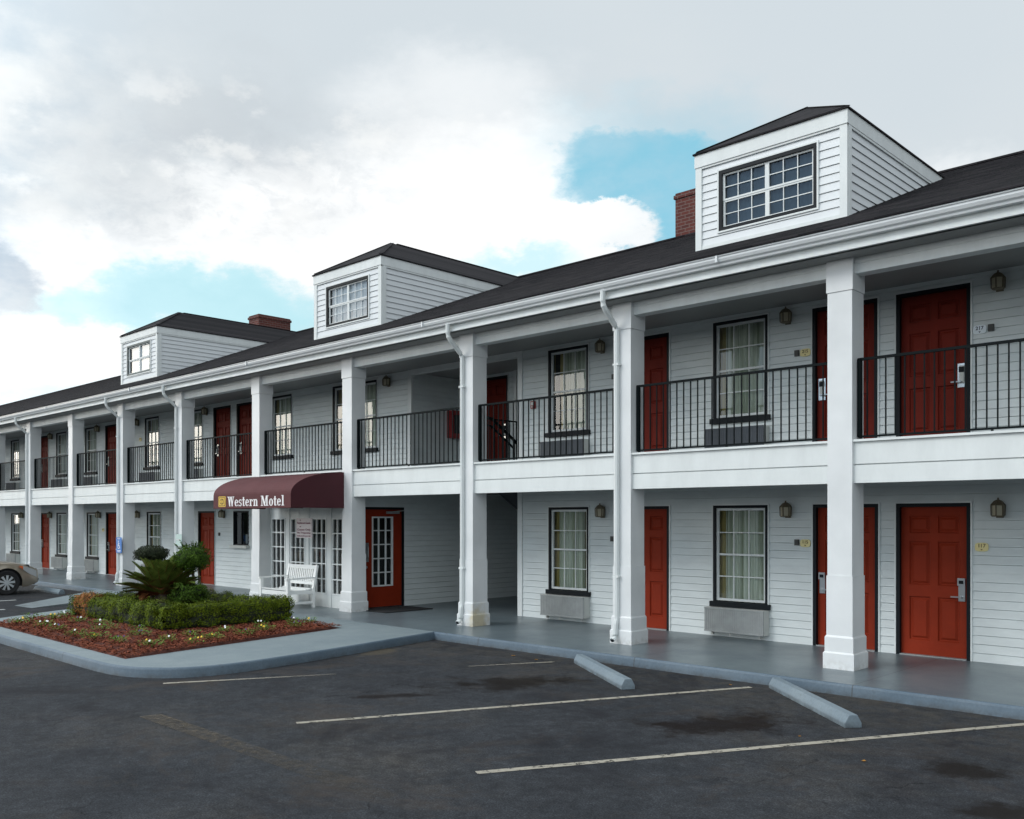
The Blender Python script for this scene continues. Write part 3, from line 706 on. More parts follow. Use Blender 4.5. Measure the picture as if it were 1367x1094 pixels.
# wall pieces between panels
edges = [-19.3] + [e for (x, w) in pan for e in (x, x + w)] + [LOB1 - .022]
for i in range(0, len(edges), 2): lb.box(edges[i], edges[i + 1], YL, YL + .1, 0, 2.46)
for (x, w) in pan: lb.box(x, x + w, YL, YL + .1, 0, pz0); lb.box(x, x + w, YL, YL + .1, pz1, 2.46)
for xm in (-18.06, -17.30, -16.47): lb.box(xm - .04 + .02, xm + .06, YL - .022, YL - .002, 0, 2.3)
lb.box(-19.3, LOB1 - .03, YL - .03, YL - .003, 2.12, 2.3)
lb.box(-19.3, -19.2, YL + .1, YW, 0, 2.46)
lb.box(-15.76, -15.67, YL - .012, YL + .1, 2.14, 2.46)
lo = bpart('lobby_front', lb, white)
for (x, w) in pan:
    s = MB(); e = .03
    s.box(-.0, e, -.012, .03, 0, pz1 - pz0); s.box(w - e, w, -.012, .03, 0, pz1 - pz0); s.box(e, w - e, -.012, .03, 0, e); s.box(e, w - e, -.012, .03, pz1 - pz0 - e, pz1 - pz0)
    for c in (1, 2): s.box(w * c / 3 - .012, w * c / 3 + .012, -.008, .02, e, pz1 - pz0 - e)
    for r in range(1, 5): z = (pz1 - pz0) * r / 5; s.box(e, w - e, -.009, .021, z - .012, z + .012)
    o = s.build('french_window', white); b = MB(); b.face([(e, .024, e), (w - e, .024, e), (w - e, .024, pz1 - pz0 - e), (e, .024, pz1 - pz0 - e)]); b.build('glass', glass, parent=o)
    o.parent = root; o.location = Vector((x, YL, pz0)) + RB
# lobby interior
b = MB(); b.box(-19.1, -15.75, YL + 1.3, YL + 1.35, 0, 2.4, 0); b.box(-18.6, -18.1, YL + .5, YL + .8, .2, 1.1, 1); b.box(-17.6, -16.9, YL + .6, YL + .9, .3, 1.25, 1); b.box(-16.3, -16.2, YL + .3, YL + .35, .9, 1.7, 2)
bpart('lobby_interior', b, [interior, mat('dim_furniture', (0.12, 0.10, 0.07), .7), casing])
# red lobby door with fifteen panes, in the side wall facing +x
def lobby_door():
    w, h = 1.16, 2.13; st = .05
    b = MB(); x0, x1 = st, w - st; gx0, gx1, gz0, gz1 = .31, w - .31 + .02, .45, 1.93
    for q in ((x0, gx0, .02, h - st), (gx1, x1, .02, h - st), (gx0, gx1, .02, gz0), (gx0, gx1, gz1, h - st)): b.box(q[0], q[1], .01, .05, q[2], q[3])
    d = b.build('door', redlo); d['label'] = 'red lobby door with fifteen small glass panes'
    f = MB(); f.box(0, st, -.02, .08, 0, h); f.box(w - st, w, -.02, .08, 0, h); f.box(st, w - st, -.02, .08, h - st, h); f.build('frame', black, parent=d)
    s = MB(); e = .03
    s.box(gx0, gx0 + e, -.006, .045, gz0, gz1); s.box(gx1 - e, gx1, -.006, .045, gz0, gz1); s.box(gx0 + e, gx1 - e, -.006, .045, gz0, gz0 + e); s.box(gx0 + e, gx1 - e, -.006, .045, gz1 - e, gz1)
    for c in (1, 2): x = gx0 + (gx1 - gx0) * c / 3; s.box(x - .011, x + .011, 0, .04, gz0 + e, gz1 - e)
    for r in range(1, 5): z = gz0 + (gz1 - gz0) * r / 5; s.box(gx0 + e, gx1 - e, -.001, .041, z - .011, z + .011)
    s.build('muntins', white, parent=d)
    g_ = MB(); g_.face([(gx0 + e, .03, gz0 + e), (gx1 - e, .03, gz0 + e), (gx1 - e, .03, gz1 - e), (gx0 + e, .03, gz1 - e)]); g_.build('glass', glass, parent=d)
    k = MB(); k.box(x0 + .06, x0 + .17, -.006, .01, .98, 1.38); k.tube([(x0 + .115, -.006, 1.06), (x0 + .115, -.06, 1.08), (x0 + .115, -.06, 1.28), (x0 + .115, -.006, 1.30)], .012, 8); k.cyl((x0 + .1, .0, .87), (0, 1, 0), .03, .03, 14); k.build('handle', steel, parent=d)
    c = MB(); c.box(x1 - .42, x1 - .1, -.05, .01, h - .14, h - .09); c.obox((x1 - .4, -.06, h - .11), (x1 - .05, -.14, h - .07), .02, .02); c.build('door_closer', alum, parent=d)
    return d
ld = lobby_door(); place(ld, LOB1, 11.72, 0, R(90))
b = MB(); b.face([(LOB1 - .5, 11.7, 0), (LOB1 - .5, 12.9, 0), (LOB1 - .5, 12.9, 2.4), (LOB1 - .5, 11.7, 2.4)]); bpart('lobby_backing', b, interior)

# ------------------------------------------------------------------ gallery: floor, beams, ceiling
b = MB()
b.box(XL, LOB1, 11.34, YW + .0, 2.80, ZU, 1); b.box(LOB1, BR1, 11.34, YW + .05, 2.80, ZU, 1); b.box(BR1, XR, 11.34, YW, 2.80, ZU, 1)
b.box(LOB1, -13.25, YW + .05, 20.5, 2.80, ZU, 1)
b.face([(XL, 11.34, 2.47), (XR, 11.34, 2.47), (XR, YW + .0, 2.47), (XL, YW + .0, 2.47)], 0)
b.face([(LOB1, YW, 2.47), (-13.25, YW, 2.47), (-13.25, 20.5, 2.47), (LOB1, 20.5, 2.47)], 0)
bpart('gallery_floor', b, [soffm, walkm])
COLX = [-4.96, -8.36, -11.78, -15.31, -18.81, -22.54, -26.04, -29.66, -33.26, -36.80, -40.35, -43.9, -47.4, -51.0]   # right front corner of each shaft
CWD = 0.32
cols_all = [2.0, -1.5] + COLX
ed = [XR] + cols_all
fb = MB(); ub = MB()
segs = []
xs = cols_all
bounds = [(xs[i + 1], xs[i] - CWD) for i in range(len(xs) - 1)] + [(XL, xs[-1] - CWD), (xs[0], XR)]
for (a, c) in bounds:
    fb.box(a, c, 11.30, 11.36, 2.570, 2.845); fb.box(a, c, 11.295, 11.36, 2.333, 2.554); fb.box(a, c, 11.335, 11.358, 2.54, 2.575)
    fb.box(a, c, 11.265, 11.38, 2.846, 2.875)
    fb.box(a, c, 11.36, 11.42, 2.333, 2.47)
    ub.box(a, c, 11.31, 11.50, 4.945, 5.065); ub.box(a, c, 11.30, 11.5, 5.066, 5.14)
bpart('rim_beam', fb, white); bpart('upper_beam', ub, white)
b = MB()
b.face([(XL, 10.98, 5.135), (XR, 10.98, 5.135), (XR, 13.2, 5.135), (XL, 13.2, 5.135)], 0)
b.face([(LOB1, 13.15, 5.08), (BR1, 13.15, 5.08), (BR1, 20.5, 5.08), (LOB1, 20.5, 5.08)], 0)
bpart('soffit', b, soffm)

# columns
def column(x, seed):
    b = MB(); yf = YC; w = CWD; d = .34
    x1 = x; x0 = x - w
    e = .010
    b.box(x0 - e, x1 + e, yf - e, yf + d + e, .42, 1.17); b.box(x0, x1, yf, yf + d, 1.171, 4.74)
    b.box(x0 - .012, x1 + .012, yf - .012, yf + d + .012, 4.741, 5.135)
    # plinth: two tiers with sloping tops
    def tier(z0, z1, z2, e0, e1):
        b.hexa([(x0 - e0, yf - e0, z0), (x1 + e0, yf - e0, z0), (x1 + e0, yf + d + e0, z0), (x0 - e0, yf + d + e0, z0),
                (x0 - e0, yf - e0, z1), (x1 + e0, yf - e0, z1), (x1 + e0, yf + d + e0, z1), (x0 - e0, yf + d + e0, z1)], 0)
        b.hexa([(x0 - e0, yf - e0, z1), (x1 + e0, yf - e0, z1), (x1 + e0, yf + d + e0, z1), (x0 - e0, yf + d + e0, z1),
                (x0 - e1, yf - e1, z2), (x1 + e1, yf - e1, z2), (x1 + e1, yf + d + e1, z2), (x0 - e1, yf + d + e1, z2)], 0)
    tier(0, .195, .215, .042, .026); tier(.215, .395, .42, .026, .010)
    # rim trim band wraps at the gallery
    bpart('column', b, stained, bevel=0)
def stained_mat():
    m, n, l, b_ = nt('column_paint')
    b_.inputs['Roughness'].default_value = .45
    g_ = n.new('ShaderNodeNewGeometry')
    a = n.new('ShaderNodeTexNoise'); a.inputs['Scale'].default_value = 1.6; a.inputs['Detail'].default_value = 7; l.new(g_.outputs['Position'], a.inputs['Vector'])
    cr = n.new('ShaderNodeValToRGB'); l.new(a.outputs['Fac'], cr.inputs[0]); cr.color_ramp.elements[0].position = .3; cr.color_ramp.elements[1].position = .7
    cr.color_ramp.elements[0].color = (.64, .66, .665, 1); cr.color_ramp.elements[1].color = (.75, .77, .775, 1)
    # rust-yellow splash stain low on the column at the breezeway
    mp = n.new('ShaderNodeMapping'); mp.vector_type = 'TEXTURE'; mp.inputs['Location'].default_value = (-11.70, 11.33, .02); mp.inputs['Scale'].default_value = (.22, .34, .42); l.new(g_.outputs['Position'], mp.inputs[0])
    ln = n.new('ShaderNodeVectorMath'); ln.operation = 'LENGTH'; l.new(mp.outputs[0], ln.inputs[0])
    nz = n.new('ShaderNodeTexNoise'); nz.inputs['Scale'].default_value = 9; l.new(g_.outputs['Position'], nz.inputs['Vector'])
    ad = n.new('ShaderNodeMath'); ad.operation = 'MULTIPLY_ADD'; l.new(nz.outputs['Fac'], ad.inputs[0]); ad.inputs[1].default_value = 1.0; l.new(ln.outputs['Value'], ad.inputs[2])
    mr = n.new('ShaderNodeMapRange'); mr.interpolation_type = 'SMOOTHSTEP'; l.new(ad.outputs[0], mr.inputs[0]); mr.inputs[1].default_value = .8; mr.inputs[2].default_value = 1.6; mr.inputs[3].default_value = .75; mr.inputs[4].default_value = 0
    mx = n.new('ShaderNodeMix'); mx.data_type = 'RGBA'; l.new(mr.outputs[0], mx.inputs[0]); l.new(cr.outputs[0], mx.inputs[6]); mx.inputs[7].default_value = (.52, .44, .25, 1)
    sp = n.new('ShaderNodeSeparateXYZ'); l.new(g_.outputs['Position'], sp.inputs[0])
    gz_ = n.new('ShaderNodeMapRange'); l.new(sp.outputs[2], gz_.inputs[0]); gz_.inputs[1].default_value = 0; gz_.inputs[2].default_value = .16; gz_.inputs[3].default_value = .35; gz_.inputs[4].default_value = 0
    n2 = n.new('ShaderNodeTexNoise'); n2.inputs['Scale'].default_value = 14; n2.inputs['Detail'].default_value = 8; l.new(g_.outputs['Position'], n2.inputs['Vector'])
    r2 = n.new('ShaderNodeMapRange'); l.new(n2.outputs['Fac'], r2.inputs[0]); r2.inputs[1].default_value = .4; r2.inputs[2].default_value = .62
    mm = n.new('ShaderNodeMath'); mm.operation = 'MULTIPLY'; l.new(gz_.outputs[0], mm.inputs[0]); l.new(r2.outputs[0], mm.inputs[1])
    m4 = n.new('ShaderNodeMix'); m4.data_type = 'RGBA'; l.new(mm.outputs[0], m4.inputs[0]); l.new(mx.outputs[2], m4.inputs[6]); m4.inputs[7].default_value = (.30, .28, .23, 1)
    l.new(m4.outputs[2], b_.inputs['Base Color'])
    return m
stained = stained_mat()
for k, x in enumerate(cols_all): column(x, k)

# railings
def railing(xa, xb):
    b = MB(); y = 11.40; z0, z1 = 2.915, 3.885
    b.box(xa + .02, xa + .05, y - .012, y + .012, 2.876, z1 - .02); 
    b.box(xb - .04, xb - .015, y - .012, y + .012, 2.876, z1 - .02)
    b.box(xa + .0, xb, y - .02, y + .02, z1 - .02, z1 + .012)
    b.box(xa + .0, xb, y - .014, y + .014, z0 - .012, z0 + .012)
    n = int(round((xb - xa) / .117)); 
    for i in range(1, n): x = xa + (xb - xa) * i / n; b.box(x - .0075, x + .0075, y - .0075, y + .0075, z0 + .012, z1 - .02)
    x = (xa + xb) / 2; b.box(x - .012, x + .012, y - .012, y + .012, 2.876, z0 - .012)
    b.box(xa, xa + .045, y - .03, y - .012, z0, z1)
    bpart('railing', b, railm)
for (a, c) in bounds[:-2]: railing(a - 0.0 + .012, c - .012)

# gutter and fascia
b = MB()
b.box(XL, XR, 10.945, 10.985, 5.165, 5.385, 0)
b.box(XL, XR, 10.93, 10.99, 5.15, 5.18, 0)
bpart('fascia', b, white)
b = MB()
prof = [(10.943, 5.265), (10.865, 5.265), (10.855, 5.29), (10.83, 5.31), (10.812, 5.345), (10.812, 5.372), (10.795, 5.376), (10.795, 5.392), (10.828, 5.392), (10.828, 5.38), (10.943, 5.38)]
b.prism(prof, 'x', XL, XR)
for x in range(int(XL), int(XR), 6): b.box(x + 1.37, x + 1.40, 10.788, 10.83, 5.30, 5.396)
gm = mat('gutter_paint', (.73, .755, .765), .35, .08, 1.3)
bpart('gutter', b, gm)
def downspout(xc):
    b = MB()
    xo = xc - CWD + .09; yf = YC - .035
    path = [(xo, 10.87, 5.27), (xo, 10.87, 5.12), (xo, 10.885, 5.055), (xo, 10.93, 5.0), (xo, yf - .05, 4.80), (xo, yf, 4.74), (xo, yf, 4.66), (xo, yf, .38), (xo, yf - .03, .30), (xo, yf - .045, .14), (xo, yf - .075, .09), (xo, yf - .12, .065)]
    b.tube(path, .037, 8, rx=1.25)
    b.cyl((xo, yf - .118, .066), (0, -1, -.25), .034, .012, 12, 1)
    for z in (4.2, 1.0): b.box(xo - .055, xo + .055, yf - .042, YC - .002, z, z + .03)
    bpart('downspout', b, [white, black], smooth=False)
for i in (1, 2, 5, 6, 8, 11): downspout(COLX[i])

# roof
SL = .4045; YG = 10.78; ZG = 5.385; YR = 17.6; ZR = ZG + SL * (YR - YG)
b = MB()
b.face([(XL - .3, YG, ZG + .03), (XR + .3, YG, ZG + .03), (XR + .3, YR, ZR + .03), (XL - .3, YR, ZR + .03)])
b.face([(XL - .3, YR, ZR + .03), (XR + .3, YR, ZR + .03), (XR + .3, 2 * YR - YG, ZG + .03), (XL - .3, 2 * YR - YG, ZG + .03)])
b.face([(XL - .3, YG, ZG + .008), (XR + .3, YG, ZG + .008), (XR + .3, YG, ZG + .03), (XL - .3, YG, ZG + .03)])
for k in range(52):      # shingle courses: a small step at every course, as laid
    y = YG + .13 * (k + 1); z = ZG + SL * (y - YG) + .03
    if y > YR: break
    b.face([(XL - .3, y - .13, z - SL * .13 + .0065), (XR + .3, y - .13, z - SL * .13 + .0065), (XR + .3, y, z + .001), (XL - .3, y, z + .001)])
    b.face([(XL - .3, y - .13, z - SL * .13), (XR + .3, y - .13, z - SL * .13), (XR + .3, y - .13, z - SL * .13 + .0065), (XL - .3, y - .13, z - SL * .13 + .0065)])
b.box(XL - .3, XR + .3, YR - .12, YR + .12, ZR + .0, ZR + .035)
bpart('roof', b, roofm)
g2 = MB()
for x in (XL, XR): g2.face([(x, YG, ZG), (x, YR, ZR), (x, 2 * YR - YG, ZG)])
bpart('gable', g2, siding)
b = MB(); b.face([(XL, YG + .1, ZG - .02), (XR, YG + .1, ZG - .02), (XR, 24.3, ZG - .02), (XL, 24.3, ZG - .02)]); b.face([(XL, 23.9, 5.3), (XR, 23.9, 5.3), (XR, 24.4, 5.3), (XL, 24.4, 5.3)])
bpart('attic_floor', b, soffm)

def roofz(y): return ZG + .03 + SL * (y - YG)
def dormer(x0, x1, wx0, wx1, kind):
    yd = 12.06; ze = 7.36; zf = 7.17
    ye = YG + (ze - ZG - .03) / SL
    b = MB()
    zb = roofz(yd) - .04
    W = x1 - x0
    siding_wall(b, (x0, yd), (1, 0), (0, -1), W, zb, zf, [(wx0 - x0, wx1 - x0, 6.14, 7.03)], lip=.016, phase=.04)
    # side walls clipped by the roof slope
    for (xx, nx) in ((x1, 1), (x0, -1)):
        siding_wall(b, (xx, yd), (0, 1), (nx, 0), ye - yd, zb, zf + .1, [], lip=.016, phase=.04, top=lambda z: (0, max(0, YG + (z - ZG) / SL - yd + .04)))
    b.face([(x0 + .1, yd + .35, 6.0), (x1 - .1, yd + .35, 6.0), (x1 - .1, yd + .35, 7.1), (x0 + .1, yd + .35, 7.1)], 1)
    d = b.build('dormer', [sidewht, interior]); d.parent = root; d.location = RB
    # trims: corner boards, eave fascia, sloping base flashing
    t = MB(); e = .02
    t.box(x0 - e, x0 + .085, yd - e - .012, yd + .02, zb, zf); t.box(x1 - .085, x1 + e, yd - e - .012, yd + .02, zb, zf)
    t.box(x1 - .01, x1 + e + .006, yd + .021, yd + .1, zb, zf)
    t.box(x0 - .03, x1 + .03, yd - .045, yd + .0, zf, ze); t.box(x1, x1 + .03, yd + .0, ye + .1, zf, ze); t.box(x0 - .03, x0, yd, ye + .1, zf, ze)
    t.box(x0 - .02, x1 + .02, yd - .03, yd - .0, zf - .03, zf - .002); t.box(x1 + .001, x1 + .024, yd, ye - .4, zf - .035, zf - .002)
    t.box(x0 + .085, x1 - .085, yd - .022, yd + .01, zb, zb + .085)
    t.build('trim', white, parent=d)
    # hipped roof with slight overhang
    r = MB(); o_ = .05; xm = (x0 + x1) / 2; zp = ze + .755; yp = yd + 1.23; yb = YG + (zp - ZG - .03) / SL
    A = (x0 - o_, yd - o_ - .02, ze); B = (x1 + o_, yd - o_ - .02, ze); P = (xm, yp, zp); Q = (xm, yb + .1, zp)
    sb = (zp - ze) / ((x1 - x0) / 2 + o_)
    yv = YG + (ze - ZG) / SL
    r.face([A, B, P]); r.face([B, (x1 + o_, yv, ze), (xm, yb + .1, zp), P]); r.face([A, P, (xm, yb + .1, zp), (x0 - o_, yv, ze)])
    up = lambda p: (p[0], p[1], p[2] + .022)
    r.face([up(A), up(B), up(P)]); r.face([up(B), (x1 + o_, yv, ze + .022), up(Q), up(P)]); r.face([up(A), up(P), up(Q), (x0 - o_, yv, ze + .022)])
    r.face([A, B, up(B), up(A)]); r.face([B, (x1 + o_, yv, ze), (x1 + o_, yv, ze + .022), up(B)]); r.face([A, (x0 - o_, yv, ze), (x0 - o_, yv, ze + .022), up(A)])
    for (e0, e1) in ((B, P), (A, P), (P, Q)):
        e0 = Vector(e0); e1 = Vector(e1); dv = (e1 - e0); e0 = e0 + dv * .03; e1 = e1 - dv * .01
        r.obox((e0[0], e0[1], e0[2] + .022), (e1[0], e1[1], e1[2] + .022), .09, .012)
    r.build('roof', roofm, parent=d)
    # window
    wz0, wz1 = 6.14, 7.03; w = wx1 - wx0; fw = .05
    f = MB()
    f.box(wx0, wx0 + fw, yd - .03, yd + .06, wz0, wz1); f.box(wx1 - fw, wx1, yd - .03, yd + .06, wz0, wz1); f.box(wx0 + fw, wx1 - fw, yd - .03, yd + .06, wz1 - fw, wz1); f.box(wx0 + fw, wx1 - fw, yd - .03, yd + .06, wz0, wz0 + fw)
    f.build('frame', [black if kind != 2 else mat('weathered_grey_trim', (.10, .12, .12), .6)][0], parent=d)
    f = MB(); e = .025
    f.box(wx0 - e, wx0 - .001, yd - .034, yd, wz0 - e, wz1 + e); f.box(wx1 + .001, wx1 + e, yd - .034, yd, wz0 - e, wz1 + e); f.box(wx0 - .001, wx1 + .001, yd - .034, yd, wz1 + .001, wz1 + e); f.box(wx0 - .001, wx1 + .001, yd - .034, yd, wz0 - e, wz0 - .001)
    for u in range(2):
        a = wx0 + fw + u * (w / 2 - fw); c = a + w / 2 - fw; sf = .032
        zm = (wz0 + wz1) / 2
        for (s0, s1, yy) in ((wz0 + fw, zm, .012), (zm, wz1 - fw, .004)):
            y0 = yd + yy; y1 = y0 + .022
            f.box(a, a + sf, y0, y1, s0, s1); f.box(c - sf, c, y0, y1, s0, s1); f.box(a + sf, c - sf, y0, y1, s0, s0 + sf * .8); f.box(a + sf, c - sf, y0, y1, s1 - sf * .8, s1)
            if kind != 2:
                for k in (1, 2): x = a + sf + (c - a - 2 * sf) * k / 3; f.box(x - .006, x + .006, y0 + .004, y0 + .016, s0 + sf * .8, s1 - sf * .8)
                z = (s0 + s1) / 2; f.box(a + sf, c - sf, y0 + .0035, y0 + .0165, z - .006, z + .006)
    f.build('sash', white, parent=d)
    gl = MB(); gl.face([(wx0 + fw, yd + .036, wz0 + fw), (wx1 - fw, yd + .036, wz0 + fw), (wx1 - fw, yd + .036, wz1 - fw), (wx0 + fw, yd + .036, wz1 - fw)]); gl.build('glass', dglass, parent=d)
    cu = MB(); n = 80; rnd = random.Random(kind)
    lo_ = 0
    P_ = [(wx0 + fw + (w - 2 * fw) * i / n, yd + .10 + .012 * math.sin(i * .7) + .006 * rnd.random()) for i in range(n + 1)]
    for i in range(n): cu.face([(P_[i][0], P_[i][1], wz0), (P_[i + 1][0], P_[i + 1][1], wz0), (P_[i + 1][0], P_[i + 1][1], wz1), (P_[i][0], P_[i][1], wz1)])
    cu.build('curtain', (mat('sky_reflection_blind', (.08, .13, .17), .8, .25, 3), blind, blind)[kind], parent=d, smooth=True)  # right dormer: blue-grey of the sky reflected in the glass put into the blind
    return d
dormer(-7.71, -5.39, -7.33, -5.80, 0)['label'] = 'right-hand dormer with dark-framed gridded window'
dormer(-17.77, -15.37, -17.32, -15.79, 1)['label'] = 'middle dormer with white curtained gridded window'
dormer(-27.96, -25.59, -27.56, -26.01, 2)['label'] = 'left-hand dormer with plain pale window'
for (x0, x1) in ((-11.77, -11.08), (-29.97, -29.30)):
    b = MB(); b.box(x0, x1, 17.5, 18.8, 7.4, 9.02, 0); b.box(x0 - .03, x1 + .03, 17.47, 18.83, 9.02, 9.10, 0); b.box(x0 + .0, x1 - .0, 17.5, 18.8, 9.1, 9.15, 0)
    bpart('chimney', b, brick)

# stairs with rails in the breezeway
b = MB(); n = 17
for k in range(n):
    z = ZU - (k + 1) * ZU / n; y = 13.2 + k * .265
    b.box(-13.25, BR1 - .03, y, y + .30, z - .04, z)
b.obox((-13.25, 13.1, 2.72), (-13.25, 13.2 + n * .265, -.02), .05, .26); b.obox((BR1 - .06, 13.1, 2.72), (BR1 - .06, 13.2 + n * .265, -.02), .05, .26)
b.face([(-13.25, 13.1, 2.58), (BR1 - .03, 13.1, 2.58), (BR1 - .03, 17.6, -.1), (-13.25, 17.6, -.1)])
bpart('staircase', b, mat('stair_paint', (.03, .035, .04), .6))
b = MB()
b.obox((-13.2, 12.88, 3.92), (-13.2, 13.12, 3.90), .035, .035); b.obox((-13.2, 13.12, 3.90), (-13.2, 13.77, 3.50), .04, .045)
b.obox((-13.2, 12.88, 3.76), (-13.2, 13.12, 3.74), .03, .03); b.obox((-13.2, 13.12, 3.74), (-13.2, 13.77, 3.33), .03, .035)
b.obox((-13.2, 13.77, 2.5), (-13.2, 13.77, 3.52), .035, .035, up=(1, 0, 0)); b.obox((-13.2, 13.77, 3.50), (-13.2, 17.4, 1.1), .04, .045)
b.obox((-13.75, 13.2, 3.96), (-13.75, 14.45, 3.96), .03, .03); b.obox((-13.75, 13.2, 3.0), (-13.75, 14.45, 3.0), .03, .03)
for k in range(12): y = 13.2 + k * .113; b.box(-13.758, -13.742, y - .008, y + .008, 2.87, 3.95)
b.box(-13.77, -13.73, 14.43, 14.47, 2.87, 3.97)
bpart('stair_railing', b, railm)

# ------------------------------------------------------------------ wall lamps
def lamp_proto():
    e = empty('wall_lamp')
    b = MB(); b.box(-.045, .045, -.012, .0, -.10, .10); b.box(-.015, .015, -.05, -.012, .04, .07); b.build('wall_plate', bronze, parent=e)
    # lantern body: tapered six-sided cage, roof cap, finial
    b = MB(); c = (0, -.085)
    def ring(r, z): return [(c[0] + r * math.cos(R(60 * k + 30)), c[1] + r * math.sin(R(60 * k + 30)), z) for k in range(6)]
    A = ring(.075, -.085); B_ = ring(.08, -.07); T = ring(.085, .06); U_ = ring(.095, .065); V = ring(.05, .12); W_ = ring(.018, .135)
    for (p, q) in ((A, B_), (T, U_), (U_, V), (V, W_)):
        for k in range(6): b.face([p[k], p[(k + 1) % 6], q[(k + 1) % 6], q[k]])
    b.face(A)
    for k in range(6): b.obox(B_[k], T[k], .014, .014)
    b.cyl((0, -.085, .145), (0, 0, 1), .012, .03, 8); b.build('cage', bronze, parent=e)
    g_ = MB(); p, q = ring(.068, -.07), ring(.076, .06)
    for k in range(6): g_.face([p[k], p[(k + 1) % 6], q[(k + 1) % 6], q[k]])
    g_.build('lamp_glass', lglass, parent=e)
    return e
lp = lamp_proto(); first = [True]
def lamp(x, z, label, y=YW - .014):
    if first[0]: o = lp; first[0] = False
    else: o = copy_tree(lp)
    o.location = (x, y, z); tag(o, label, 'wall lamp', 'bronze lantern lamps on the gallery walls')
LZ, UZ = 2.0, 4.94
for x, l_ in ((-3.80, 'bronze lantern on the lower wall right of the front-most red door, above plate 117'), (-6.77, 'bronze lantern on the lower wall right of the cream-curtained window, second from the right downstairs'),
              (-10.35, 'bronze lantern on the lower wall beside the column right of the breezeway'), (-23.75, 'small bronze lantern tucked under the left end of the maroon awning'),
              (-29.1, 'bronze lantern downstairs just left of the window behind the blue disabled sign column'), (-31.95 - .15, 'bronze lantern downstairs between a far window and a far red door'),
              (-36.5, 'tiny bronze lantern downstairs right of the farthest red door'), (-39.5, 'tiny bronze lantern downstairs at the far left, above the beige car bonnet')):
    lamp(x, LZ, l_)
for x, l_ in ((-3.80, 'bronze lantern upstairs right of the front-most red door, above plate 217'), (-6.77, 'bronze lantern upstairs right of the sky-reflecting window, second from the right'),
              (-10.35, 'bronze lantern upstairs beside the column right of the breezeway'), (-16.43, 'bronze lantern upstairs left of the breezeway recess corner'),
              (-24.72, 'small bronze lantern upstairs left of the pair of red doors'), (-29.15, 'small bronze lantern upstairs left of the window under the left dormer'),
              (-32.2, 'small bronze lantern upstairs right of the fourth window from the left'), (-36.45, 'tiny bronze lantern upstairs at the far left beside the far red door')):
    lamp(x, UZ, l_)

# ------------------------------------------------------------------ air conditioners
def ac_proto(gm_):
    e = empty('air_conditioner')
    b = MB(); b.box(.0, 1.05, -.15, .0, 0, .385); b.build('casing', casing, parent=e)
    b = MB(); b.box(.004, 1.046, -.175, -.151, .004, .381)
    for k in range(26): x = .03 + k * .0392; b.box(x, x + .012, -.179, -.175, .03, .355)
    b.box(.0, 1.05, -.183, -.176, .361, .385); b.box(0, 1.05, -.183, -.176, 0, .022)
    b.build('grille', gm_, parent=e)
    for x in (.08, .92): b = MB(); b.box(x, x + .03, -.10, -.05, -.06, 0); b.build('foot', casing, parent=e)
    b = MB(); b.cyl((.45, -.14, -.03), (0, 0, 1), .01, .06, 8); b.build('drain_pipe', casing, parent=e)
    return e
aL, aU = ac_proto(alum), ac_proto(dgrille)
f1 = {0: True, 1: True}
def ac(x, up, label):
    p = (aL, aU)[up]
    if f1[up]: o = p; f1[up] = False
    else: o = copy_tree(p)
    o.location = (x - .06, YW - .014, 2.94 if up else .085); tag(o, label, 'air conditioner', 'charcoal air conditioners upstairs' if up else 'silver air conditioners downstairs')
for x, l_ in ((-8.08, 'silver air conditioner under the lower window between the two right-hand columns, nearest downstairs'), (-11.64, 'silver air conditioner under the lower window just right of the breezeway'),
              (-28.55, 'silver air conditioner downstairs behind the column with the blue sign'), (-33.24, 'silver air conditioner downstairs between the two far-left columns, left of a red door'), (-36.02, 'silver air conditioner downstairs right of the farthest red door'),
              (-40.86, 'silver air conditioner at the far left above the beige car')):
    ac(x, 0, l_)
for x, l_ in ((-8.08, 'charcoal air conditioner behind the railing under the sky-reflecting upper window on the right'), (-11.65, 'charcoal air conditioner behind the railing just right of the upper breezeway'),
              (-25.94, 'charcoal air conditioner upstairs left of the pair of red doors'), (-28.68, 'charcoal air conditioner upstairs under the window below the left dormer'), (-33.38, 'charcoal air conditioner upstairs left of the far red door in the fourth bay'),
              (-36.05, 'charcoal air conditioner upstairs right of the farthest upper red door'), (-40.9, 'charcoal air conditioner upstairs at the far left edge')):
    ac(x, 1, l_)

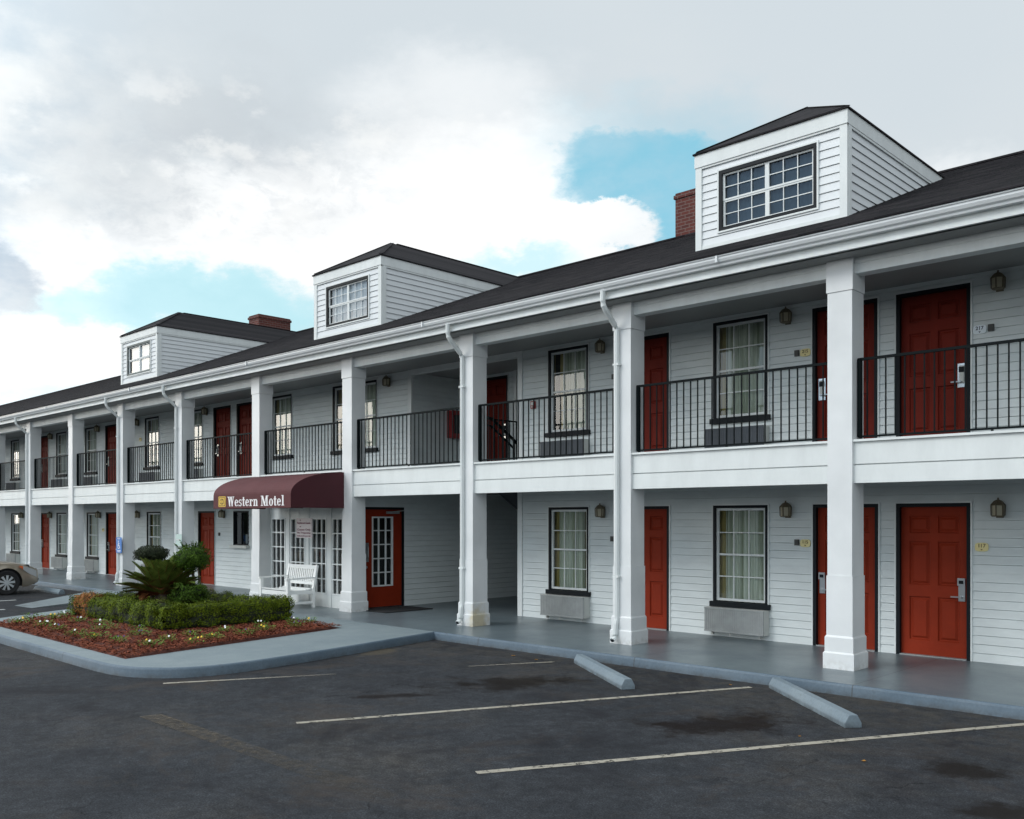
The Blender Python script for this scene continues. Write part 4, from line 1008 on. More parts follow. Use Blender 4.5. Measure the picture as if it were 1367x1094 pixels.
# ------------------------------------------------------------------ room number plates, boxes, alarms
def text_mesh(txt, size, m, parent, loc, rot=(R(90), 0, 0), ext=.0015, name='lettering', align='CENTER', sx=1.0, bold=0.0):
    cu = bpy.data.curves.new('t', 'FONT'); cu.body = txt; cu.size = size; cu.extrude = ext; cu.align_x = align; cu.align_y = 'CENTER'; cu.offset = bold
    to = bpy.data.objects.new('t', cu); COL.objects.link(to)
    bpy.context.view_layer.update()
    me = bpy.data.meshes.new_from_object(to.evaluated_get(bpy.context.evaluated_depsgraph_get()))
    bpy.data.objects.remove(to); me.materials.clear(); me.materials.append(m)
    o = bpy.data.objects.new(name, me); COL.objects.link(o); o.location = loc; o.rotation_euler = rot; o.scale = (sx, 1, 1)
    if parent: o.parent = parent
    return o
def plate(x, z, num, m, im, label):
    e = empty('room_number_sign', (x, YW - .016, z)); tag(e, label, 'sign')
    b = MB(); w, h = .165, .115; n = 24
    pr = []
    for k in range(n):
        a = 2 * math.pi * k / n; c, s_ = math.cos(a), math.sin(a)
        pr.append((math.copysign(abs(c) ** .55, c) * w / 2, math.copysign(abs(s_) ** .55, s_) * h / 2))
    b.prism(pr, 'y', -.012, 0); b.build('plate', m, parent=e)
    text_mesh(num, .066, im, e, (0, -.014, .016), bold=.001)
    b = MB(); b.prism([(-.014, -.026), (.014, -.026), (0, -.044)], 'y', -.015, -.0125); b.build('mark', im, parent=e)
plate(-4.045, 4.38, '217', platew, ink, 'white plate reading 217 beside the front-most upper red door')
plate(-4.02, 1.515, '117', cream, inkbr, 'cream plate reading 117 beside the front-most lower red door')
plate(-6.49, 4.38, '215', cream, inkbr, 'cream room plate left of the second upper red door from the right')
plate(-6.49, 1.52, '115', cream, inkbr, 'cream room plate left of the second lower red door from the right')
plate(-30.4 - 1.45, 1.5, '107', cream, inkbr, 'tiny cream room plate beside a far lower red door')
plate(-29.0, 4.4, '207', cream, inkbr, 'tiny cream room plate upstairs left of the window below the left dormer')
b = MB()
for (x, z) in ((-3.905, 4.385), (-6.625, 4.385), (-6.625, 1.53), (-10.13, 1.53), (-24.0, 1.45), (-10.1, 4.4)): b.box(x - .035, x + .035, YW - .04, YW - .014, z - .045, z + .045); b.box(x - .022, x + .022, YW - .044, YW - .04, z - .03, z + .03)
bpart('card_reader_box', b, darkbox)
e = empty('fire_alarm', (-12.02, YW - .014, 4.06)); tag(e, 'small red fire alarm upstairs left of the window by the breezeway', 'fire alarm')
b = MB(); b.box(-.05, .05, -.05, 0, -.07, .07); b.build('box', alarm, parent=e); b = MB(); b.box(-.03, .03, -.058, -.05, -.01, .05); b.cyl((0, -.055, -.04), (0, 1, 0), .015, .02, 10); b.build('strobe', casing, parent=e)
e = empty('extinguisher_cabinet', (LOB1 + .014, 14.30, 4.03)); tag(e, 'red fire extinguisher cabinet in the upper recess beside the column', 'cabinet')
b = MB(); b.box(0, .19, -.17, .17, -.32, .30); b.build('cabinet', alarm, parent=e, bevel=.008); b = MB(); b.box(.191, .197, -.12, .12, -.22, .2); b.build('cabinet_window', carglass, parent=e)
e = empty('door_mat', (-15.05, 12.2, .0)); tag(e, 'dark rubber mat on the walkway before the glazed lobby door', 'door mat')
b = MB(); b.box(-.42, .42, -.62, .62, .003, .016); b.build('mat', mat_mat, parent=e)

# ------------------------------------------------------------------ awning with lettering
AX0, AX1, AY0, AY1, AZ0, AZV, AZT = -18.58, -15.57, 10.0, 11.26, 2.10, 2.386, 2.83
aw = empty('awning', ((AX0 + AX1) / 2, AY1, AZ0)); tag(aw, 'maroon quarter-round canvas awning over the lobby front with white lettering', 'awning')
AO = -Vector(aw.location)
prof = [(AY0 + (AY1 - AY0) * (1 - math.cos(R(a))), AZV + (AZT - AZV) * math.sin(R(a))) for a in range(0, 91, 6)]
b = MB(); n = len(prof)
NX = 24
for i in range(n - 1):
    for k in range(NX):
        xa = AX0 + (AX1 - AX0) * k / NX; xb = AX0 + (AX1 - AX0) * (k + 1) / NX
        sag = lambda x: -.008 * abs(math.sin((x - AX0) / (AX1 - AX0) * math.pi * 4))
        b.face([(xa, prof[i][0], prof[i][1] + sag(xa)), (xb, prof[i][0], prof[i][1] + sag(xb)), (xb, prof[i + 1][0], prof[i + 1][1] + sag(xb)), (xa, prof[i + 1][0], prof[i + 1][1] + sag(xa))])
b.build('canopy', maroon, parent=aw, at=AO, smooth=True)
for x in (AX0, AX1):
    b = MB(); b.face([(x, AY0, AZ0)] + [(x, p[0], p[1]) for p in prof] + [(x, AY1, AZ0)])
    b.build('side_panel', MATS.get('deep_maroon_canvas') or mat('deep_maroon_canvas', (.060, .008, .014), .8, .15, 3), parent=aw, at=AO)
b = MB(); b.box(AX0, AX1, AY0 - .004, AY0 + .004, AZ0, AZV); b.build('valance', maroon, parent=aw, at=AO)
b = MB()
for x in (AX0 + .02, (AX0 + AX1) / 2, AX1 - .02): b.tube([(x, AY0 + .02, AZ0 + .02), (x, AY1, AZ0 + .02)], .012, 6)
b.tube([(AX0 + .01, AY0 + .02, AZ0 + .02), (AX1 - .01, AY0 + .02, AZ0 + .02)], .012, 6)
b.face([(AX0 + .01, AY0 + .02, AZ0 + .08), (AX1 - .01, AY0 + .02, AZ0 + .08), (AX1 - .01, AY1 - .02, AZ0 + .1), (AX0 + .01, AY1 - .02, AZ0 + .1)])
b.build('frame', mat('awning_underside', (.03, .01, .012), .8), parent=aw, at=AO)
# slab-serif letters drawn as strokes: each glyph is a list of boxes / wedges / arcs in a cell with cap height 1
def glyphs():
    T = .17; t_ = .075   # thick and thin strokes
    def rect(x0, x1, z0, z1): return [(x0, z0), (x1, z0), (x1, z1), (x0, z1)]
    def para(x0, x1, w, z0, z1): return [(x0, z0), (x0 + w, z0), (x1 + w, z1), (x1, z1)]
    def arc(cx, cz, rx, rz, a0, a1, tx, tz, n=12):
        out = []
        for k in range(n):
            a = R(a0 + (a1 - a0) * k / n); c = R(a0 + (a1 - a0) * (k + 1) / n)
            q = []
            for (ang, inn) in ((a, 0), (c, 0), (c, 1), (a, 1)):
                q.append((cx + (rx - tx * inn) * math.cos(ang), cz + (rz - tz * inn) * math.sin(ang)))
            out.append(q)
        return out
    G = {}
    G['W'] = (.98, [para(.26, .10, T, 0, 1), para(.26 + .0, .40, .10, 0, 1), para(.60, .46, T, 0, 1), para(.64, .80, .09, 0, 1), rect(0, .36, .93, 1), rect(.40, .66, .93, 1), rect(.72, .98, .93, 1)])
    G['e'] = (.50, arc(.25, .34, .25, .35, 12, 325, T, t_, 22) + [rect(.10, .46, .32, .40)])
    G['s'] = (.44, arc(.22, .50, .20, .19, 30, 270, .12, .08, 12) + arc(.22, .19, .21, .20, 90, -150, .13, .08, 12) + [rect(.34, .40, .48, .69), rect(.01, .07, 0, .2)])
    G['t'] = (.38, [rect(.09, .09 + T, .08, .92), rect(0, .36, .60, .68)] + arc(.24, .12, .15, .13, 180, 350, .10, .07, 8))
    G['r'] = (.46, [rect(.07, .07 + T, .05, .66), rect(0, .32, 0, .075), rect(0, .16, .61, .68)] + arc(.32, .50, .13, .18, 20, 170, .08, .09, 8) + [rect(.35, .46, .46, .60)])
    G['n'] = (.60, [rect(.07, .07 + T, .05, .66), rect(0, .29, 0, .075), rect(0, .16, .61, .68), rect(.37, .37 + T, .05, .50), rect(.33, .60, 0, .075)] + arc(.36, .48, .18, .21, 0, 150, .15, .09, 8))
    G['M'] = (1.0, [rect(.10, .19, 0, .95), para(.42, .10, T + .03, 0, 1), para(.42, .66, .10, 0, 1), rect(.70, .70 + T, 0, .95), rect(0, .30, 0, .075), rect(.60, .98, 0, .075), rect(0, .28, .93, 1), rect(.68, .98, .93, 1)])
    G['o'] = (.52, arc(.26, .34, .26, .355, 0, 360, T, t_, 24))
    G['l'] = (.34, [rect(.08, .08 + T, .05, 1), rect(0, .33, 0, .075), rect(0, .16, .93, 1)])
    return G
G = glyphs()
b = MB(); x = 0.0; word = 'Western Motel'; tot = 0
adv = {' ': .34}
for ch in word: tot += (adv[ch] if ch == ' ' else G[ch][0] + .045)
tx0, tx1 = -17.98, -15.78; sx_ = (tx1 - tx0) / tot; CH = .205; zb = 2.145
for ch in word:
    if ch == ' ': x += .34; continue
    for pz_, poly in enumerate(G[ch][1]):
        b.face([(tx0 + (x + p[0]) * sx_, AY0 - .008 - .0004 * (pz_ % 9), zb + p[1] * CH) for p in poly])
    x += G[ch][0] + .045
b.build('lettering', letter, parent=aw, at=AO)
b = MB()
def rrect(x0, x1, z0, z1, r, n=5):
    out = []
    for (cx, cz, a0) in ((x1 - r, z1 - r, 0), (x0 + r, z1 - r, 90), (x0 + r, z0 + r, 180), (x1 - r, z0 + r, 270)):
        for k in range(n + 1): a = R(a0 + 90 * k / n); out.append((cx + r * math.cos(a), cz + r * math.sin(a)))
    return out
ex0, ex1, ez0, ez1 = -18.36, -18.05, 2.135, 2.36
b.prism(rrect(ex0, ex1, ez0, ez1, .035), 'y', AY0 - .008, AY0 - .0045, 0)
b.prism(rrect(ex0 + .02, ex1 - .02, ez0 + .02, ez1 - .02, .03), 'y', AY0 - .0095, AY0 - .0081, 1)
b.prism(rrect(ex0 + .035, ex1 - .035, ez0 + .032, ez1 - .032, .025), 'y', AY0 - .011, AY0 - .0096, 0)
exm = (ex0 + ex1) / 2; ezm = (ez0 + ez1) / 2
pr = [(exm + .085 * math.cos(R(a)), ezm + .062 * math.sin(R(a))) for a in range(0, 360, 20)]
b.prism(pr, 'y', AY0 - .0125, AY0 - .0111, 1)
for dx in (-.045, .045): b.prism([(exm + dx + .024 * math.cos(R(a)), ezm + .034 * math.sin(R(a))) for a in range(0, 360, 24)], 'y', AY0 - .014, AY0 - .0126, 0)
b.prism([(exm - .012, ezm - .05), (exm + .012, ezm - .05), (exm + .012, ezm + .05), (exm - .012, ezm + .05)], 'y', AY0 - .0142, AY0 - .0127, 0)
b.build('emblem', [yellow, mat('emblem_dark', (.05, .03, .01), .6)], parent=aw, at=AO)

# hanging notice under the awning
e = empty('notice_sign', (-16.62, 11.0, 1.69)); tag(e, 'pinkish white notice board with dark red lines hanging under the awning', 'sign')
b = MB(); b.box(-.28, .28, -.012, .012, -.205, .205); b.build('board', pinkw, parent=e)
for (z, s_, t_, xo) in ((.165, .035, 'for', -.13), (.105, .060, 'Registered Guests', 0), (.03, .035, 'and', -.13), (-.035, .060, 'Guests Only', 0), (-.10, .05, 'No Trespassing', 0), (-.165, .038, 'thank you for your visit', 0)):
    o = text_mesh(t_, s_, redink, e, (xo, -.0145, z), bold=.001)
    wdt = max(v.co.x for v in o.data.vertices) - min(v.co.x for v in o.data.vertices)
    if wdt > .5 or (xo == 0 and wdt < .5): o.scale = (.49 / wdt, 1, 1)
b = MB(); b.tube([(-.2, 0, .205), (-.2, 0, .47)], .004, 5); b.tube([(.2, 0, .205), (.2, 0, .47)], .004, 5); b.build('chain', steel, parent=e)

# disabled parking sign, pale sign on a column
def colsign(x, z, w, h, m, label):
    e = empty('column_sign', (x, YC - .085, z)); tag(e, label, 'sign')
    b = MB(); b.prism(rrect(-w / 2, w / 2, -h / 2, h / 2, .03), 'y', -.006, 0); b.build('panel', m, parent=e)
    b = MB(); b.box(-.02, .02, .0, .07, -.04, .04); b.build('bracket', steel, parent=e)
    return e
e = colsign(-26.09, 1.14, .36, .44, blue, 'blue disabled parking sign with white wheelchair symbol on a white column')
b = MB()
def ringp(cx, cz, r0, r1, a0, a1, y, n=14):
    for k in range(n):
        a = R(a0 + (a1 - a0) * k / n); c = R(a0 + (a1 - a0) * (k + 1) / n)
        b.face([(cx + r0 * math.cos(a), y, cz + r0 * math.sin(a)), (cx + r0 * math.cos(c), y, cz + r0 * math.sin(c)), (cx + r1 * math.cos(c), y, cz + r1 * math.sin(c)), (cx + r1 * math.cos(a), y, cz + r1 * math.sin(a))])
b.cyl((-.02, -.0085, .105), (0, 1, 0), .022, .003, 12)
b.box(-.035, -.01, -.0095, -.0065, -.01, .08); b.box(-.035, .045, -.0096, -.0066, .03, .048); b.box(-.035, .055, -.0097, -.0067, -.03, -.008); b.hexa([(.035, -.0098, -.03), (.06, -.0098, -.03), (.06, -.0068, -.03), (.035, -.0068, -.03), (.06, -.0098, -.09), (.085, -.0098, -.09), (.085, -.0068, -.09), (.06, -.0068, -.09)])
ringp(-.01, -.035, .052, .072, 120, 360, -.009)
b.box(-.12, .12, -.0095, -.0065, -.16, -.145); b.box(-.09, .09, -.0095, -.0065, -.195, -.18)
b.build('symbol', letter, parent=e)
text_mesh('RESERVED', .045, letter, e, (0, -.008, .18), sx=.85)
e = colsign(-22.52, 1.34, .32, .30, pgreen, 'small pale green sign on the column above the wild topiary')
text_mesh('PARKING', .06, letter, e, (0, -.008, .0), sx=.9)

# ------------------------------------------------------------------ bench
e = empty('garden_bench', (-17.25, 11.0, 0)); tag(e, 'white wooden garden bench with slatted back facing the car park', 'bench')
W2, yb_, yf_ = .58, .34, -.37
bk = .10
for sx in (-1, 1):
    x = sx * (W2 - .03)
    b = MB(); b.obox((x, yf_ + .03, 0), (x, yf_ + .03, .63), .07, .07, up=(0, 1, 0)); b.build('leg', benchm, parent=e)
    b = MB(); b.obox((x, yb_ - .03, 0), (x, yb_ - .03, .42), .058, .058, up=(0, 1, 0)); b.obox((x, yb_ - .03, .42), (x, yb_ - .03 + bk, .93), .058, .05, up=(0, 1, 0)); b.build('leg', benchm, parent=e)
    b = MB(); b.obox((x, yf_ - .03, .645), (x, yb_ + .0, .665), .075, .03); b.build('armrest', benchm, parent=e)
    b = MB(); b.obox((x, yf_ + .05, .12), (x, yb_ - .05, .12), .03, .05); b.obox((x, yf_ + .05, .36), (x, yb_ - .05, .34), .03, .08); b.build('stretcher', benchm, parent=e)
b = MB()
for k in range(7):
    y0 = yf_ + .01 + k * .095; z = .405 - .035 * math.sin(math.pi * (k / 6) ** .9)
    b.box(-W2 + .035, W2 - .035, y0, y0 + .08, z, z + .02)
b.build('seat', benchm, parent=e)
for (y_, z_) in ((yf_ + .015, .29), (yb_ - .05, .28)): b = MB(); b.box(-W2 + .06, W2 - .06, y_, y_ + .03, z_, z_ + .095); b.build('apron', benchm, parent=e)
b = MB()
b.obox((-W2 + .06, yb_ + .055, .885), (W2 - .06, yb_ + .055, .885), .032, .085); b.obox((-W2 + .06, yb_ - .0, .53), (W2 - .06, yb_ - .0, .53), .032, .06)
for k in range(14): x = -W2 + .10 + k * (2 * W2 - .2) / 13; b.obox((x, yb_ + .003, .555), (x, yb_ + .052, .848), .042, .014, up=(0, 1, 0))
b.build('backrest', benchm, parent=e)

e.scale = (.95, .95, .96)
# ------------------------------------------------------------------ planting bed
b = MB()
nx, ny = 70, 44
def inpoly(x, y, P):
    c = False; j = len(P) - 1
    for i in range(len(P)):
        if (P[i][1] > y) != (P[j][1] > y) and x < (P[j][0] - P[i][0]) * (y - P[i][1]) / (P[j][1] - P[i][1]) + P[i][0]: c = not c
        j = i
    return c
b.face([(x, y, -.02) for x, y in mul])
cx = sum(p[0] for p in mul) / len(mul); cy = sum(p[1] for p in mul) / len(mul)
for (s0, z0, s1, z1) in ((1.0, -.02, .97, .012), (.97, .012, .85, .035), (.85, .035, .5, .05), (.5, .05, .01, .055)):
    for k in range(len(mul)):
        p = mul[k]; q = mul[(k + 1) % len(mul)]
        f = lambda pt, s_, z: (cx + (pt[0] - cx) * s_, cy + (pt[1] - cy) * s_, z)
        b.face([f(p, s0, z0), f(q, s0, z0), f(q, s1, z1), f(p, s1, z1)])
struct('soil_bed', b, mulchb)
b = MB(); rnd = random.Random(5); cnt = 0
HX0, HX1, HY0, HY1 = -18.50, -14.55, 6.95, 9.42
while cnt < 26000:
    x = rnd.uniform(-20, -12.4); y = rnd.uniform(5.4, 9.6)
    if not inpoly(x, y, mul): continue
    if HX0 + .7 < x < HX1 - .7 and HY0 + .6 < y < HY1: continue
    L = rnd.uniform(.012, .04); w = rnd.uniform(.004, .010); a = rnd.uniform(0, 6.28); tl = rnd.uniform(-.5, .5)
    z = .015 + rnd.random() * .03 + (.02 if min(abs(y - 5.4), 1) > .3 else 0)
    dx, dy = math.cos(a) * L, math.sin(a) * L; px_, py_ = -math.sin(a) * w, math.cos(a) * w; dz = tl * L
    b.face([(x - dx - px_, y - dy - py_, z - dz), (x + dx - px_, y + dy - py_, z + dz), (x + dx + px_, y + dy + py_, z + dz + w * .5), (x - dx + px_, y - dy + py_, z - dz + w * .5)])
    cnt += 1
tag(b.build('mulch', mulchm), 'red-brown bark mulch covering the planting bed', 'mulch', kind='stuff')

def leaves(b, pts_fn, n, size, rnd, m_fn=None, jit=.6):
    for _ in range(n):
        p, nrm = pts_fn(rnd)
        d = Vector((rnd.gauss(0, 1), rnd.gauss(0, 1), rnd.gauss(0, 1))).normalized()
        nn = (nrm + d * jit).normalized()
        t1 = nn.cross(Vector((rnd.gauss(0, 1), rnd.gauss(0, 1), rnd.gauss(0, 1)))).normalized(); t2 = nn.cross(t1)
        s_ = size * rnd.uniform(.6, 1.3)
        m = m_fn(p, rnd) if m_fn else 0
        b.face([p - t1 * s_, p - t2 * s_ * .5, p + t1 * s_, p + t2 * s_ * .5], m)
# boxwood hedge: square ring of rounded bushes
HT = .46; HTH = .40
def hedge_segments():
    i = HTH / 2
    return [((HX0 + i, HY0 + i), (HX1 - i, HY0 + i)), ((HX1 - i, HY0 + i), (HX1 - i, HY1 - i)), ((HX1 - i, HY1 - i), (HX0 + i, HY1 - i)), ((HX0 + i, HY1 - i), (HX0 + i, HY0 + i))]
SEG = hedge_segments()
hb = MB(); rnd = random.Random(11)
from mathutils import noise as NZ
def hsurf(p, q, s_, ang, rnd, shrink=1.0):
    """point on the superelliptic section of a hedge run"""
    a = Vector((p[0], p[1], 0)); c = Vector((q[0], q[1], 0)); d = (c - a).normalized(); n_ = Vector((d.y, -d.x, 0))
    ct, st = math.cos(ang), math.sin(ang)
    ex = .62
    u = math.copysign(abs(ct) ** ex, ct) * HTH / 2; v = math.copysign(abs(st) ** ex, st) * HT / 2
    P = a + d * s_ + n_ * u * shrink + Vector((0, 0, HT / 2 - .02 + v * shrink))
    lump = NZ.noise(P * 3.0) * .10 + NZ.noise(P * 7.5) * .045 + abs(math.sin(s_ * 6.2 + p[0])) * .06 - .03
    N_ = (n_ * ct + Vector((0, 0, st))).normalized()
    return P + N_ * (lump - .02), N_
def pf(rnd):
    k = rnd.choices(range(4), weights=[((Vector(a) - Vector(c)).length + HTH) * ww for (a, c), ww in zip(SEG, (1.3, 1.2, .6, .6))])[0]
    p, q = SEG[k]; L = (Vector(p) - Vector(q)).length
    s_ = rnd.uniform(-HTH * .53, L + HTH * .53); ang = rnd.uniform(-.35, math.pi + .35)
    if rnd.random() < .18: ang = rnd.uniform(0, 6.28)
    P, N_ = hsurf(p, q, s_, ang, rnd)
    # round the outer corners
    return P - N_ * rnd.random() ** 2 * .05 + N_ * (rnd.random() ** 6) * .05, N_
def mf(p, rnd):
    d = (Vector((p.x, p.y)) - Vector((-17.95, 7.08))).length
    return 1 if d < .36 + .10 * NZ.noise(p * 5) and p.z < .50 and rnd.random() < .85 else 0
# dark core
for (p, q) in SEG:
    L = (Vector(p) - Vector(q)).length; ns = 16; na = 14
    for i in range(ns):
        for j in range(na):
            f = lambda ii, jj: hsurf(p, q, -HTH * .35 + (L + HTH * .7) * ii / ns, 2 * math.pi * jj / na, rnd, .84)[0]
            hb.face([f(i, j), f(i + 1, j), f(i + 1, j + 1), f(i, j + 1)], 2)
leaves(hb, pf, 60000, .0155, rnd, mf)
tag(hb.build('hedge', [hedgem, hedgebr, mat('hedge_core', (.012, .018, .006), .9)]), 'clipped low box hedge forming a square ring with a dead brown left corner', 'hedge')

def blob_fn(c, r, lump=.12, seed=0):
    c = Vector(c); r = Vector(r)
    def f(rnd):
        d = Vector((rnd.gauss(0, 1), rnd.gauss(0, 1), rnd.gauss(0, 1))).normalized()
        k = 1 + NZ.noise(d * 2.2 + c * 3) * lump * 2 + NZ.noise(d * 6 + c) * lump
        P = c + Vector((d.x * r.x, d.y * r.y, d.z * r.z)) * k * (1 - rnd.random() ** 2 * .28)
        return P, d
    return f
def core(b, c, r, m):
    bm_ = bmesh.new(); bmesh.ops.create_icosphere(bm_, subdivisions=2, radius=1)
    for fc in bm_.faces: b.face([(c[0] + v.co.x * r[0], c[1] + v.co.y * r[1], c[2] + v.co.z * r[2]) for v in fc.verts], m)
    bm_.free()
rnd = random.Random(3)
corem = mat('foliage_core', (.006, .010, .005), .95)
# dark pom-pom tree
e = empty('topiary_tree', (-17.42, 8.08, 0)); tag(e, 'topiary with one flat dark pom-pom, left of the sago palm', 'tree', 'topiary trees in the hedge ring')
b = MB(); b.tube([(.05, .05, 0), (.02, .0, .4), (-.03, .02, .8), (0, 0, 1.15)], [.035, .03, .022, .018], 8); b.tube([(-.02, .0, .7), (.14, .03, .95), (.2, 0, 1.12)], [.015, .012, .01], 6); b.build('trunk', bark, parent=e, smooth=True)
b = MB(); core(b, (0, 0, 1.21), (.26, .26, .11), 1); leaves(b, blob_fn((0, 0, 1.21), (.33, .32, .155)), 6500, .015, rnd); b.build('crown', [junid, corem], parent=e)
# wild one
e = empty('topiary_tree', (-16.72, 8.55, 0)); tag(e, 'overgrown green topiary with shoots sprouting from its pom-pom, right of the sago palm', 'tree', 'topiary trees in the hedge ring')
b = MB(); b.tube([(.1, 0, 0), (.16, 0, .4), (.02, .02, .75), (0, 0, 1.1)], [.04, .035, .028, .02], 8); b.tube([(.16, 0, .4), (-.2, .02, .8), (-.25, 0, 1.0)], [.02, .016, .012], 6); b.tube([(.14, 0, .35), (.3, .02, .65), (.22, 0, .95)], [.02, .018, .012], 6); b.build('trunk', bark, parent=e, smooth=True)
b = MB()
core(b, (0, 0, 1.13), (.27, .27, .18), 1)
leaves(b, blob_fn((0, 0, 1.13), (.36, .34, .235), .2), 8000, .016, rnd)
leaves(b, blob_fn((-.18, 0, 1.02), (.2, .2, .2), .25), 2000, .016, rnd)
for k in range(26):
    a = rnd.uniform(0, 6.28); d = Vector((math.cos(a) * .45, math.sin(a) * .45, rnd.uniform(.5, 1))).normalized(); p0 = Vector((d.x * .3, d.y * .3, 1.2 + d.z * .1)); L = rnd.uniform(.08, .2)
    for j in range(26):
        t = rnd.random(); P = p0 + d * L * t; q = Vector((rnd.gauss(0, 1), rnd.gauss(0, 1), rnd.gauss(0, 1))).normalized(); s_ = .016; t2 = q.cross(d).normalized()
        b.face([P, P + (d + q * .6) * s_ - t2 * s_ * .4, P + (d + q * .9) * s_ * 2, P + (d + q * .6) * s_ + t2 * s_ * .4])
b.build('crown', [junim, corem], parent=e)
e = empty('round_shrub', (-16.45, 8.35, 0)); tag(e, 'low round dark green shrub at the right foot of the sago palm', 'shrub')
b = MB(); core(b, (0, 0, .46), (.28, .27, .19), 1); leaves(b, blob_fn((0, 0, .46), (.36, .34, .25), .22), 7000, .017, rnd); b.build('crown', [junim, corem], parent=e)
b = MB(); b.tube([(0, 0, 0), (0, 0, .4)], .03, 8); b.build('trunk', bark, parent=e)
# sago palm
e = empty('sago_palm', (-16.92, 8.05, 0)); tag(e, 'sago palm with a fan of stiff arching fronds rising inside the hedge ring', 'palm')
b = MB(); b.tube([(0, 0, 0), (0, 0, .15), (0, 0, .38), (0, 0, .5)], [.13, .16, .15, .06], 14); b.build('trunk', bark, parent=e)
def frond(b, az, el, L, droop, m, rnd, stem):
    pts = []; d = Vector((math.cos(az) * math.cos(el), math.sin(az) * math.cos(el), math.sin(el))); p = Vector((math.cos(az) * .06, math.sin(az) * .06, .45)); n_ = 26
    side0 = Vector((-math.sin(az), math.cos(az), 0)); e_ = el
    for k in range(n_ + 1):
        pts.append(p.copy()); e_ = el - droop * (k / n_) ** 1.6
        d = Vector((math.cos(az) * math.cos(e_), math.sin(az) * math.cos(e_), math.sin(e_))); p = p + d * L / n_
    stem.tube(pts[::3], [.009 - .0065 * i / (len(pts[::3])) for i in range(len(pts[::3]))], 5)
    for k in range(3, n_ * 2):
        t = k / (n_ * 2); i = min(int(t * n_), n_ - 1); P = pts[i].lerp(pts[i + 1], t * n_ - i); dd = (pts[i + 1] - pts[i]).normalized(); up = side0.cross(dd)
        ll = .19 * math.sin(math.pi * min(1, t * .86 + .14)) ** .6 + .01
        for s_ in (-1, 1):
            v = (side0 * s_ * .80 + dd * .62 + up * -.28 * (1 if up.z > 0 else -1) * -1).normalized()
            w = .0105; pp = dd * w
            tip = P + v * ll * rnd.uniform(.9, 1.05)
            b.face([P - pp, P + pp, P + v * ll * .6 + pp * .8, tip, P + v * ll * .6 - pp * .8], m)
b = MB(); st = MB(); rnd = random.Random(21)
for k in range(64):
    az = k * 2.39996 + rnd.uniform(-.15, .15); el = R(rnd.choice([78, 66, 58, 48, 38, 28, 18]) + rnd.uniform(-6, 6)); frond(b, az, el, rnd.uniform(.62, .80), R(rnd.uniform(12, 40)), 0, rnd, st)
b.build('fronds', palmm, parent=e)
bd = MB()
for k in range(26): frond(bd, k * .43 + .2, R(rnd.uniform(0, 60)), rnd.uniform(.30, .5), R(60), 0, rnd, st)
bd.build('dead_fronds', palmd, parent=e)
st.build('frond_stems', palmd, parent=e)

# pansies
def pansy(x, y, s_, pal, label, seed):
    rnd = random.Random(seed); b = MB(); pts = []
    for k in range(int(150 * s_)):
        a = rnd.uniform(0, 6.28); r_ = .17 * s_ * math.sqrt(rnd.random()); h = rnd.uniform(.02, .10); w = .018
        P = Vector((r_ * math.cos(a), r_ * math.sin(a), h)); d = Vector((math.cos(a + rnd.gauss(0, .6)), math.sin(a), rnd.uniform(.1, .8))).normalized(); t2 = d.cross(Vector((0, 0, 1))).normalized() * w * .5
        b.face([P, P + d * w + t2, P + d * w * 2.2, P + d * w - t2])
    e = empty('pansy', (x, y, .04)); tag(e, label, 'flower', 'pansies in the mulch bed')
    b.build('leaves', pansyleaf, parent=e)
    for k in range(rnd.randint(1, 3)):
        f = MB(); a = rnd.uniform(0, 6.28); r_ = .11 * s_ * rnd.random(); P = Vector((r_ * math.cos(a), r_ * math.sin(a), rnd.uniform(.09, .12))); c = rnd.choice(pal)
        face = Vector((rnd.uniform(.2, .9), -.6, .7)).normalized(); t1 = face.cross(Vector((0, 0, 1))).normalized(); t2 = face.cross(t1)
        for q in range(5):
            a2 = R(72 * q); cc = P + (t1 * math.cos(a2) + t2 * math.sin(a2)) * .008 + face * .001 * q
            f.face([cc + (t1 * math.cos(R(60 * w_)) + t2 * math.sin(R(60 * w_))) * .009 for w_ in range(6)], c)
        f.build('flower', [petw, pety, petp], parent=e)
PA = [(-17.5, 5.75, 1.2, [0, 1], 'yellow'), (-16.7, 5.85, 1, [0], 'white'), (-15.9, 5.8, .9, [0, 2], 'white and violet'), (-17.7, 6.4, 1.1, [1], 'yellow'), (-16.9, 6.5, .9, [0, 2], 'white and violet'),
      (-15.4, 6.35, 1.35, [1, 0], 'yellow'), (-15.0, 5.75, 1.0, [0], 'white'), (-14.4, 5.8, 1.3, [1], 'yellow'), (-14.2, 6.4, 1.0, [0, 2], 'white'), (-13.7, 5.85, .8, [2], 'dark violet'), (-13.3, 6.4, .9, [0], 'white'), (-12.95, 6.0, 1.1, [1, 0], 'yellow'),
      (-13.6, 6.95, .9, [0, 2], 'violet and white'), (-13.05, 7.0, 1.1, [1], 'yellow'), (-13.75, 7.6, .9, [0], 'white'), (-13.15, 7.6, .9, [2, 0], 'violet and white'), (-13.4, 8.1, 1.1, [1], 'golden'), (-14.0, 8.4, .8, [0], 'white'), (-13.5, 8.75, .9, [1, 2], 'golden'), (-14.1, 9.1, .8, [0, 2], 'white'),
      (-18.2, 6.2, 1.2, [2], 'dark violet'), (-18.1, 6.75, .9, [2, 0], 'violet and white'), (-16.2, 6.6, 1.1, [0], 'white'), (-14.9, 6.7, .8, [2], 'violet'), (-12.8, 6.6, .8, [1], 'yellow'), (-13.9, 9.3, .7, [1], 'golden')]
